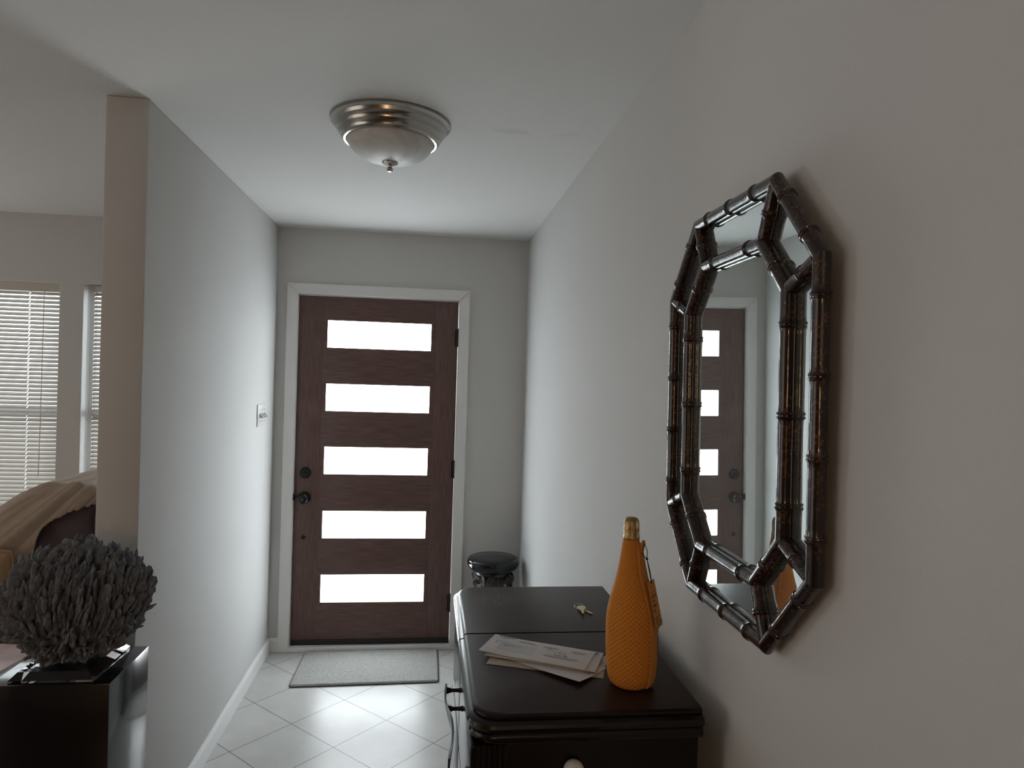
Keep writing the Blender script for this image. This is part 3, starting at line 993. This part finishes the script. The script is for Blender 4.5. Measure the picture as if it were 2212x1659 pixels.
NB = 72
rings = []
for h in hs:
    r = jr(h)
    rings.append([bm.verts.new((BXc+r*math.cos(2*PI*k/NB), BYc+r*math.sin(2*PI*k/NB), BZ+.0005+h)) for k in range(NB)])
for i, (a, b) in enumerate(zip(rings, rings[1:])):
    for k in range(NB):
        f = bm.faces.new((a[k], a[(k+1) % NB], b[(k+1) % NB], b[k]))
        for l, (kk, hh) in zip(f.loops, ((k, hs[i]), (k+1, hs[i]), (k+1, hs[i+1]), (k, hs[i+1]))):
            l[uvl].uv = (kk/NB*28, hh*104)
bm.faces.new(rings[0][::-1]); bm.faces.new(rings[-1])
obj('bottle_jacket', bm, M_knit, bt, angle=60)
# foil
fp = [(262, 70), (256, 76), (246, 76), (238, 72), (200, 70), (150, 70), (110, 68), (85, 60), (74, 46), (70, 24), (69, 2)]
bm = new()
rings = []
for y, r in fp:
    h = (1570-y)*K
    rings.append([bm.verts.new((BXc+(r*K*(1+.04*noise.noise(Vector((k*.9, y*.05, 0)))))*math.cos(2*PI*k/40), BYc+(r*K*(1+.04*noise.noise(Vector((k*.9, y*.05, 0)))))*math.sin(2*PI*k/40), BZ+.0005+h)) for k in range(40)])
for a, b in zip(rings, rings[1:]):
    for k in range(40): bm.faces.new((a[k], a[(k+1) % 40], b[(k+1) % 40], b[k]))
bm.faces.new(rings[0][::-1]); bm.faces.new(rings[-1])
obj('foil_cap', bm, M_foil, bt, angle=50, label='crinkled gold foil cap')
# smooth band along the right of the jacket, ending in a tab with a hole
va = math.atan2(-.9659, -.309)          # direction from the bottle towards the viewer
A0, A1 = va+rad(50), va+rad(86)
bm = new()
sec = []
hs2 = [.006+(.297-.006)*k/40 for k in range(41)]
for h in hs2:
    wfrac = 1 if h < .235 else max(.35, 1-(h-.235)*7)
    a_mid = (A0+A1)/2+rad(2)
    r = jr(min(h, HJ))
    wdt = .0185*wfrac
    d = Vector((math.cos(a_mid), math.sin(a_mid), 0)); tdir = Vector((-d.y, d.x, 0))
    ctr = Vector((BXc, BYc, BZ+.0005+h))
    ro = max(r+.0042, .0215)
    row = []
    for q in (-1, -.5, 0, .5, 1):
        dd = wdt*q
        rr = math.sqrt(max(1e-6, ro*ro-dd*dd*.8))
        row.append(ctr+d*rr+tdir*dd)
    rowi = [p-d*.0045 for p in row]
    sec.append([bm.verts.new(p) for p in row+rowi[::-1]])
n = 10
for a, b in zip(sec, sec[1:]):
    for k in range(n): bm.faces.new((a[k], a[(k+1) % n], b[(k+1) % n], b[k]))
bm.faces.new(sec[0][::-1]); bm.faces.new(sec[-1])
obj('jacket_band', bm, M_orange2, bt, angle=60, label='smooth orange band with printed lettering')
# rounded finger tab on top of the band
a_mid = (A0+A1)/2+rad(2)
d = Vector((math.cos(a_mid), math.sin(a_mid), 0)); tdir = Vector((-d.y, d.x, 0))
bm = new()
P = [(-.0075, 0), (-.0085, .012), (-.0075, .021), (-.004, .0265), (0, .028), (.004, .0265), (.0075, .021), (.0085, .012), (.0075, 0)]
o_ = Vector((BXc, BYc, BZ+.278))+d*.0195
prism(bm, P, lambda p, q: o_+tdir*p[0]+Vector((0, 0, p[1]))+d*(.0045*q)+d*p[1]*.18)
obj('hanging_tab', bm, M_orange2, bt, angle=60)
# lettering down the band
ab = a_mid+rad(10)
db_ = Vector((math.cos(ab), math.sin(ab), 0)); tb = Vector((-db_.y, db_.x, 0))
Mx = Matrix((( -Vector((0, 0, 1))), tb, db_)).transposed()
Mx = Matrix(((0, tb.x, db_.x), (0, tb.y, db_.y), (-1, tb.z, db_.z)))
def place(M3, loc):
    m = M3.to_4x4(); m.translation = loc; return m
rb_ = jr(.09)+.0053
bmL = text_bm('VEUVE', .0085, place(Mx, Vector((BXc, BYc, BZ+.142))+db_*(rb_)))
merge(bmL, text_bm('CLICQUOT', .0085, place(Mx, Vector((BXc, BYc, BZ+.098))+db_*rb_)))
dm = new(); prism(dm, [(0, .006), (.004, 0), (0, -.006), (-.004, 0)], lambda p, q: Vector((BXc, BYc, BZ+.105))+db_*(rb_+.0003*q)+tb*(p[0]+.003)+Vector((0, 0, p[1])))
merge(bmL, dm)
obj('band_lettering', bmL, M_brownink, bt, smooth=False)
# hanging card with printed lines, on a black cord
tl, tr = Vector((.7473, -2.6488, 1.2029)), Vector((.7698, -2.6234, 1.2028))
bl_, br_ = Vector((.7613, -2.6674, 1.1127)), Vector((.7837, -2.6422, 1.1099))
tag_r = thing('bottle_tag', 'orange card tag with dark printed lines hanging from the bottle by a black cord', 'tag', tuple((tl+br_)/2))
tag_loc = (tl+br_)/2
ux = (tr-tl).normalized(); uy = (tl-bl_).normalized(); un = ux.cross(uy).normalized(); uy = un.cross(ux)
W_, H_ = (tr-tl).length, (tl-bl_).length
if un.y > 0: un = -un
out = Vector((.80, -.60, 0))
if un.dot(Vector((.3, -.95, 0))) < 0: un = -un
off = un*.0065; tl += off; tr += off; bl_ += off; br_ += off
bm = prism(new(), [(0, 0), (W_, 0), (W_, -H_), (0, -H_)], lambda p, q: tl+ux*p[0]+uy*p[1]+un*(.0008*q))
obj('card', bm, M_tag, tag_r, smooth=False)
M3 = Matrix((ux, uy, un)).transposed()
def on_tag(x, y, up=.001): return tl+ux*x+uy*y+un*up
bm = new()
for s_, y in (('JACKET', -.0335), ('FOR', -.0430), ('I KEEP', -.0525), ('ICE', -.0620)):
    merge(bm, text_bm(s_, .0075, place(M3, on_tag(.0030, y))))
def tline(x0, x1, y, h):
    vs_ = [bm.verts.new(on_tag(*p)) for p in ((x0, y), (x1, y), (x1, y+h), (x0, y+h))]
    bm.faces.new(vs_)
tline(.002, W_-.002, -.0235, .0007); tline(.002, W_-.002, -.0665, .0007)
rnd = random.Random(4)
for k in range(6):
    x = .0035
    xe = [.024, .020, .030, .034, .026, .016][k]
    while x < xe:
        wl = rnd.uniform(.002, .005); tline(x, min(x+wl, xe), -.0735-.0042*k, .0019); x += wl+.0008
obj('card_lettering', bm, M_brownink, tag_r, smooth=False)
knot = Vector((.7530, -2.6440, 1.2505))
bm = new()
hole = on_tag(W_*.55, -.006, .0012)
tube(bm, [knot, knot.lerp(hole, .5)+Vector((.001, -.001, 0)), hole], .0008, 8)
tube(bm, [knot, knot.lerp(hole, .5)+Vector((-.0012, -.001, .002)), hole+Vector((-.0006, -.001, -.001))], .0008, 8)
tp = o_+d*.0052+Vector((0, 0, .012))
tp += Vector((-.0215, .0068, 0))*(tp.z-BZ)
tube(bm, [knot, knot+Vector((-.005, -.003, .004)), tp+Vector((-.004, -.004, -.008)), tp+tdir*-.003+d*.003+Vector((0, 0, .006)), tp+d*.003+Vector((0, 0, .010))], .0008, 8)
tube(bm, [knot, knot+Vector((.0005, 0, .016)), tp+d*.0045+Vector((.002, 0, .004)), tp+d*.003+Vector((0, 0, .010))], .0008, 8)
bmesh.ops.create_icosphere(bm, subdivisions=2, radius=.0028, matrix=Matrix.Translation(knot))
obj('cord', bm, M_cord, tag_r, label='knotted black cord')

# the jacket leans a little; bottle and tag are brought to size and set on the dresser
for c_ in [bt]+list(bt.children):
    if c_.type == 'MESH':
        for v in c_.data.vertices:
            v.co.x -= .0215*v.co.z; v.co.y += .0068*v.co.z
BOTTLE_SIZE = .935
bt.scale = tag_r.scale = (BOTTLE_SIZE,)*3
bt.location = (.7060, -2.7054, ZT+.0005)
tag_r.location = bt.location+BOTTLE_SIZE*(tag_loc-Vector((BXc, BYc, BZ+.0005)))

# ------------------------------------------------------------------ bamboo mirror
MY, MZ = -2.815, 1.571
mi = thing('bamboo_mirror', 'tall octagonal wall mirror in a dark tortoise bamboo double frame above the dresser', 'mirror', (XR-.0150, MY, MZ), (0, -.0126, -.0141), world=False)
RR = .0127
OUT = [(-.160, .369), (.160, .369), (.291, .228), (.291, -.228), (.160, -.369), (-.160, -.369), (-.291, -.228), (-.291, .228)]
INN = [(-.119, .279), (.119, .279), (.203, .192), (.203, -.192), (.119, -.279), (-.119, -.279), (-.203, -.192), (-.203, .192)]
def bamboo(a, b, nodes, r, pa, pb, xoff):
    """lathe along a->b in the local yz plane, ends cut on the planes pa / pb (normals, may be None)"""
    A, B = Vector((xoff, a[0], a[1])), Vector((xoff, b[0], b[1]))
    t = (B-A); L = t.length; t.normalize()
    prof = [(0, 1.0)]
    for nfr in nodes:
        c = nfr*L
        prof += [(c-.016, 1.0), (c-.008, 1.02), (c-.0055, 1.05), (c-.0045, 1.15), (c-.002, 1.19), (c-.0008, 1.09), (c+.0008, 1.09), (c+.002, 1.19), (c+.0045, 1.15), (c+.0055, 1.05), (c+.008, 1.02), (c+.016, 1.0)]
    prof.append((L, 1.0))
    s = Vector((1, 0, 0)); u = t.cross(s)
    bm = new()
    rings = []
    N = 20
    for i, (h, k) in enumerate(prof):
        ring = []
        for q in range(N):
            an = 2*PI*q/N
            o_ = r*k*(math.cos(an)*s+math.sin(an)*u)
            p = A+t*h+o_
            pl = pa if i == 0 else pb if i == len(prof)-1 else None
            if pl is not None:
                P0 = A if i == 0 else B
                p += t*((P0-p).dot(pl)/t.dot(pl))
            ring.append(bm.verts.new(p))
        rings.append(ring)
    for x, y in zip(rings, rings[1:]):
        for q in range(N): bm.faces.new((x[q], x[(q+1) % N], y[(q+1) % N], y[q]))
    bm.faces.new(rings[0][::-1]); bm.faces.new(rings[-1])
    return bm
def bis(P, i):
    p = Vector(P[i]); a = (Vector(P[i-1])-p).normalized(); b = (Vector(P[(i+1) % 8])-p).normalized()
    q = (a-b).normalized()
    return Vector((0, q.x, q.y))
for P, name, nl in ((OUT, 'outer_rail', ([.22, .52, .82], [.16, .50, .84], [.13, .38, .63, .88])), (INN, 'inner_rail', ([.20, .80], [.30], [.14, .5, .86]))):
    for i in range(8):
        j = (i+1) % 8
        L = (Vector(P[i])-Vector(P[j])).length
        horiz = abs(P[i][1]-P[j][1]) < 1e-6; vert = abs(P[i][0]-P[j][0]) < 1e-6
        nd = nl[0] if horiz else nl[2] if vert else ([.26, .76] if name == 'outer_rail' else [.45])
        obj(name, bamboo(P[i], P[j], nd, RR if name == 'outer_rail' else RR*.95, bis(P, i), bis(P, j), -RR*.62), M_bamboo, mi, angle=40)
for i in range(8):
    a, b = Vector(OUT[i]), Vector(INN[i])
    dd = (b-a).normalized()
    obj('connector', bamboo(a+dd*.008, b-dd*.008, [.52], RR*.93, None, None, -RR*.62), M_bamboo, mi, angle=40)
def octo(f, x0, x1):
    return prism(new(), [(y*f, z*f) for y, z in OUT], lambda p, q: (x0 if q == 0 else x1, p[0], p[1]))
obj('mirror_glass', octo(1.0, 0, .0015), M_mirror, mi, smooth=False, label='mirror glass')
obj('backing_board', octo(.97, .0017, .0045), M_rubber, mi, smooth=False)

# ------------------------------------------------------------------ pedestal, acrylic base and coral
PXa, PXb, PYa, PYb, PZt = -.812, -.513, -2.112, -1.862, .78
pd = thing('pedestal', 'black glossy box pedestal standing in front of the wall end, under the grey coral', 'pedestal', ((PXa+PXb)/2, (PYa+PYb)/2, 0), world=True)
obj('column_box', box(new(), PXa, PXb, PYa, PYb, .03, PZt, .0025), M_blackg, pd)
obj('plinth', box(new(), PXa+.012, PXb-.012, PYa+.012, PYb-.012, 0, .03), M_rubber, pd, smooth=False)
bm = new()
sx0, sx1, sy0, sy1 = -.768, -.560, -2.100, -1.876
b0 = [bm.verts.new((x, y, PZt+.0006)) for x, y in ((sx0, sy0), (sx1, sy0), (sx1, sy1), (sx0, sy1))]
b1 = [bm.verts.new((x, y, PZt+.006)) for x, y in ((sx0, sy0), (sx1, sy0), (sx1, sy1), (sx0, sy1))]
i_ = .016
b2 = [bm.verts.new((x, y, PZt+.024)) for x, y in ((sx0+i_, sy0+i_), (sx1-i_, sy0+i_), (sx1-i_, sy1-i_), (sx0+i_, sy1-i_))]
bm.faces.new(b0[::-1]); bm.faces.new(b2)
for a, b in ((b0, b1), (b1, b2)):
    for k in range(4): bm.faces.new((a[k], a[(k+1) % 4], b[(k+1) % 4], b[k]))
tag(obj('display_base', bm, M_acryl, smooth=False), 'clear acrylic plate under the coral, on the black pedestal', 'base plate')

def coral():
    rnd = random.Random(11)
    bm = new()
    c = Vector((-.657, -1.985, .955))
    R = Vector((.187, .155, .155))
    # core
    bmesh.ops.create_icosphere(bm, subdivisions=5, radius=1, matrix=Matrix.Translation(c) @ Matrix.Diagonal((R.x*.78, R.y*.78, R.z*.82, 1)))
    for v in bm.verts:
        v.co += (v.co-c)*.10*noise.noise(v.co*22)
    def blade(base, dr_, wdir, L, wd, th, seed):
        n = dr_.cross(wdir).normalized(); wdir = n.cross(dr_).normalized()
        rings = []
        S = 10
        for k in range(S):
            t = k/(S-1)
            pr = (.75+.25*math.sin(t*PI)) if t < .7 else math.sqrt(max(.03, 1-((t-.7)/.31)**2))*.95
            ww = wd*pr*(1+.45*noise.noise(Vector((t*4.3, seed, 1))))
            tt = th*pr*(1+.35*noise.noise(Vector((t*4.3, seed, 7))))
            ctr = base+dr_*L*t+wdir*wd*.5*noise.noise(Vector((t*2.6, seed, 5)))+n*th*.8*noise.noise(Vector((t*2.6, seed, 9)))
            ring = []
            for q in range(12):
                a = 2*PI*q/12
                w_ = 1+.25*noise.noise(Vector((q*1.3, t*6, seed)))
                ring.append(bm.verts.new(ctr+wdir*ww*math.cos(a)*w_+n*tt*math.sin(a)*w_))
            rings.append(ring)
        for a, b in zip(rings, rings[1:]):
            for q in range(12): bm.faces.new((a[q], a[(q+1) % 12], b[(q+1) % 12], b[q]))
        bm.faces.new(rings[-1]); bm.faces.new(rings[0][::-1])
    N = 1250
    for i in range(N):
        zf = 1-2*(i+.5)/N
        ph = i*2.399963+rnd.uniform(-.25, .25)
        zf = max(-.93, min(.985, zf+rnd.uniform(-.05, .05)))
        rh = math.sqrt(max(0, 1-zf*zf))
        d = Vector((rh*math.cos(ph), rh*math.sin(ph), zf))
        up = Vector((.12, 0, 1))
        tang = (up-d*up.dot(d)*.75)
        g_ = (d*(.42 if zf > -.3 else .6)+tang*(.9 if zf > -.4 else .5)+Vector((rnd.uniform(-.10, .10), rnd.uniform(-.10, .10), 0))).normalized()
        wdir = d+Vector((rnd.uniform(-.55, .55), rnd.uniform(-.55, .55), 0))
        base = c+Vector((d.x*R.x, d.y*R.y, d.z*R.z))*rnd.uniform(.78, .93)
        L = rnd.uniform(.038, .100)*(1.0 if zf > -.35 else .55)
        if zf > .6: L *= .7
        blade(base-g_*L*.35, g_, wdir, L, rnd.uniform(.005, .0145), rnd.uniform(.0030, .0052), i*.37)
    for v in bm.verts:
        p = v.co
        v.co += .0030*Vector((noise.noise(p*130), noise.noise(p*130+Vector((9, 0, 0))), noise.noise(p*130+Vector((0, 9, 0)))))
        if v.co.z < PZt+.0245: v.co.z = PZt+.0245
    return bm
tag(obj('coral_specimen', coral(), M_coral, angle=70), 'large dark grey branching coral cluster on a clear base on the black pedestal', 'coral')

# ------------------------------------------------------------------ armchair in the living room with throw and cushion
ch = thing('armchair', 'dark chocolate upholstered armchair by the living room windows, half hidden by the wall end', 'armchair', (-1.62, -.5, 0))
YN, YF = -.76, -.14
PROF = [(-1.185, .32), (-1.178, .70), (-1.175, .90), (-1.185, .975), (-1.215, 1.015), (-1.27, 1.035), (-1.345, 1.040), (-1.42, 1.025), (-1.50, .985), (-1.575, .925), (-1.64, .83), (-1.685, .72), (-1.70, .60), (-1.70, .46), (-1.66, .36), (-1.50, .32)]
def smooth_closed(P, n=4):
    out = []
    N = len(P)
    for i in range(N):
        p0, p1, p2, p3 = [Vector(P[(i+k-1) % N]) for k in range(4)]
        for k in range(n):
            t = k/n
            out.append(.5*((2*p1)+(-p0+p2)*t+(2*p0-5*p1+4*p2-p3)*t*t+(-p0+3*p1-3*p2+p3)*t**3))
    return out
PS = smooth_closed(PROF, 12)
PC = Vector((-1.42, .68))
def back_grid(off):
    """rows from the near cap centre over the rim, along y, to the far cap; returns list of rows of (x, y, z)"""
    rows = []
    for k in range(41):                       # near cap
        f = .02+.98*math.sin(k/40*PI/2)
        y = YN+.055*(1-math.sqrt(max(0, 1-(f**5))))-.008*(1-f)
        rows.append((f, y-off*(1-f**8)))
    for k in range(1, 25):
        rows.append((1.0, YN+.055+(YF-YN-.11)*k/24))
    for k in range(1, 8):
        f = math.cos(k/7*PI/2)
        rows.append((max(.02, f), YF-.055*(1-k/7)))
    out = []
    for f, y in rows:
        r = []
        for p in PS:
            q = PC+(p-PC)*f
            dn = (p-PC).normalized()
            q = q+dn*off*f
            r.append(Vector((q.x, y, q.y)))
        out.append(r)
    return out
def wrinkle(v, a, s=0):
    w_ = noise.noise(Vector((v.x*5+v.z*9, v.y*3, v.z*5-v.x*9+s)))
    return a*w_
rows = back_grid(0)
bm = new()
V = [[bm.verts.new(p+Vector((0, -wrinkle(p, .016) if p.y < -.6 else 0, wrinkle(p, .008, 3)))) for p in r] for r in rows]
n = len(PS)
for a, b in zip(V, V[1:]):
    for k in range(n): bm.faces.new((a[k], a[(k+1) % n], b[(k+1) % n], b[k]))
bm.faces.new(V[0]); bm.faces.new(V[-1])
obj('back_cushion', bm, M_choc, ch, angle=180)
obj('back_frame', box(new(), -1.172, -1.09, -.80, -.10, .12, .975, .035, 4), M_choc, ch)
obj('seat_cushion', box(new(), -2.22, -1.66, -.74, -.16, .28, .46, .05, 4), M_choc, ch)
obj('seat_base', box(new(), -2.18, -1.15, -.78, -.12, .06, .29, .02, 3), M_choc, ch)
obj('armrest', box(new(), -2.20, -1.20, -.945, -.775, .06, .483, .05, 5), M_choc, ch)
obj('armrest', box(new(), -2.20, -1.20, -.125, -.03, .06, .60, .04, 5), M_choc, ch)
for x in (-2.12, -1.20):
    for y in (-.86, -.08):
        obj('foot', box(new(), x-.025, x+.025, y-.025, y+.025, 0, .065, .004), M_table, ch)
# throw : same surface a little further out, cut where the dark side shows
rows = back_grid(.014)
def covered(p):
    x, y, z = p
    if x > -1.184 and z < .985: return False
    if z < .56: return False
    if y > YN+.06: return True
    pts = [(-1.43, .60), (-1.42, .70), (-1.408, .77), (-1.395, .83), (-1.375, .875), (-1.34, .905), (-1.28, .94), (-1.22, .968), (-1.17, .985)]
    if z <= pts[0][1]: return x < pts[0][0]
    for (x0, z0), (x1, z1) in zip(pts, pts[1:]):
        if z0 <= z <= z1: return x < x0+(x1-x0)*(z-z0)/(z1-z0)
    return True
bm = new()
def fold(p):
    # soft folds fanning down from the top rear corner of the back
    ang = math.atan2(p.z-1.30, p.x+1.02)
    q = noise.noise(Vector((ang*9, p.y*1.2, 1.7)))
    rdg = 1-abs(noise.noise(Vector((ang*17, p.y*2.2+4, .6))))*2
    fine = 1-abs(noise.noise(Vector((ang*38, p.y*4, 2.2))))*2
    return .014*q+.012*rdg+.005*fine
V = []
for r in rows:
    vr = []
    for p in r:
        dn = Vector((p.x-PC.x, 0, p.z-PC.y)); dn.normalize()
        if p.y < YN+.03: dn = (dn*.35+Vector((0, -1, 0))).normalized()
        vr.append(bm.verts.new(p+dn*(fold(p)+.008)))
    V.append(vr)
for i in range(len(rows)-1):
    for k in range(n):
        ps = (rows[i][k], rows[i][(k+1) % n], rows[i+1][(k+1) % n], rows[i+1][k])
        cc = sum(ps, Vector())/4
        if covered(cc): bm.faces.new((V[i][k], V[i][(k+1) % n], V[i+1][(k+1) % n], V[i+1][k]))
bmesh.ops.delete(bm, geom=[v for v in bm.verts if not v.link_faces], context='VERTS')
bmesh.ops.recalc_face_normals(bm, faces=bm.faces)
for _ in range(40):
    bmesh.ops.smooth_vert(bm, verts=[v for v in bm.verts if v.is_boundary], factor=.5, use_axis_x=True, use_axis_y=True, use_axis_z=True)
th = obj('throw_blanket', bm, M_throw, angle=180)
tag(th, 'taupe brown throw blanket draped over the back of the dark armchair', 'blanket')
mod = th.modifiers.new('thickness', 'SOLIDIFY'); mod.thickness = .009; mod.offset = 1
sub = th.modifiers.new('smooth', 'SUBSURF'); sub.levels = 1; sub.render_levels = 1

def cushion():
    bm = new()
    NX_, NZ_ = 20, 16
    cx_, cy_, cz_ = -1.675, -.866, .652
    hw, hh, tk = .225, .160, .062
    G = {}
    for s in (-1, 1):
        for i in range(NX_+1):
            for j in range(NZ_+1):
                u, v = i/NX_*2-1, j/NZ_*2-1
                if s == 1 and (i in (0, NX_) or j in (0, NZ_)):
                    G[s, i, j] = G[-1, i, j]; continue
                e = (1-abs(u)**4)*(1-abs(v)**4)
                pull_ = 1-.05*(u*u*v*v)
                p = Vector((cx_+hw*u*pull_, cy_+s*tk*e**.6, cz_+hh*v*pull_))
                G[s, i, j] = bm.verts.new(p)
    for s in (-1, 1):
        for i in range(NX_):
            for j in range(NZ_):
                bm.faces.new((G[s, i, j], G[s, i+1, j], G[s, i+1, j+1], G[s, i, j+1]))
    rim = [G[-1, i, 0].co.copy() for i in range(NX_)]+[G[-1, NX_, j].co.copy() for j in range(NZ_)]+[G[-1, i, NZ_].co.copy() for i in range(NX_, 0, -1)]+[G[-1, 0, j].co.copy() for j in range(NZ_, 0, -1)]
    return bm, rim
cu = thing('cushion', 'tan square cushion with piped edge propped on the near arm of the armchair', 'cushion', (-1.70, -.866, .49))
bm, rim = cushion()
obj('cushion_cover', bm, M_cush, cu, angle=80)
obj('piping', tube(new(), rim, .006, 8, closed=True), M_cush, cu)

# ------------------------------------------------------------------ side table with magazines behind the pedestal
tb_ = thing('side_table', 'low dark wood side table mostly hidden behind the pedestal and coral', 'table', (-1.40, -1.42, 0))
obj('tabletop', box(new(), -1.70, -1.10, -1.72, -1.12, .50, .53, .004), M_table, tb_)
for x in (-1.67, -1.13):
    for y in (-1.69, -1.15):
        obj('leg', box(new(), x-.018, x+.018, y-.018, y+.018, 0, .50, .003), M_table, tb_)
def magazine(label, c, ang, z, th_, m):
    t = thing('magazine', label, 'magazine', (c[0], c[1], z), (0, 0, ang), group='magazines on the side table', world=False)
    obj('pages', box(new(), -.103, .104, -.137, .137, .0006, th_-.0006), M_edge, t, smooth=False)
    b = box(new(), -.105, .105, -.139, .139, th_-.0006, th_)
    box(b, -.105, .105, -.139, .139, 0, .0006); box(b, -.106, -.105, -.139, .139, 0, th_)
    obj('cover', b, m, t, smooth=False)
magazine('pale magazine at the bottom of the pile on the side table behind the pedestal', (-1.225, -1.40), rad(6), .5305, .011, M_paper)
magazine('pink and white magazine on top of the pile on the side table behind the pedestal', (-1.232, -1.385), rad(-9), .5422, .009, M_mag)

for o in sc.objects:
    if '_w' in o: del o['_w']
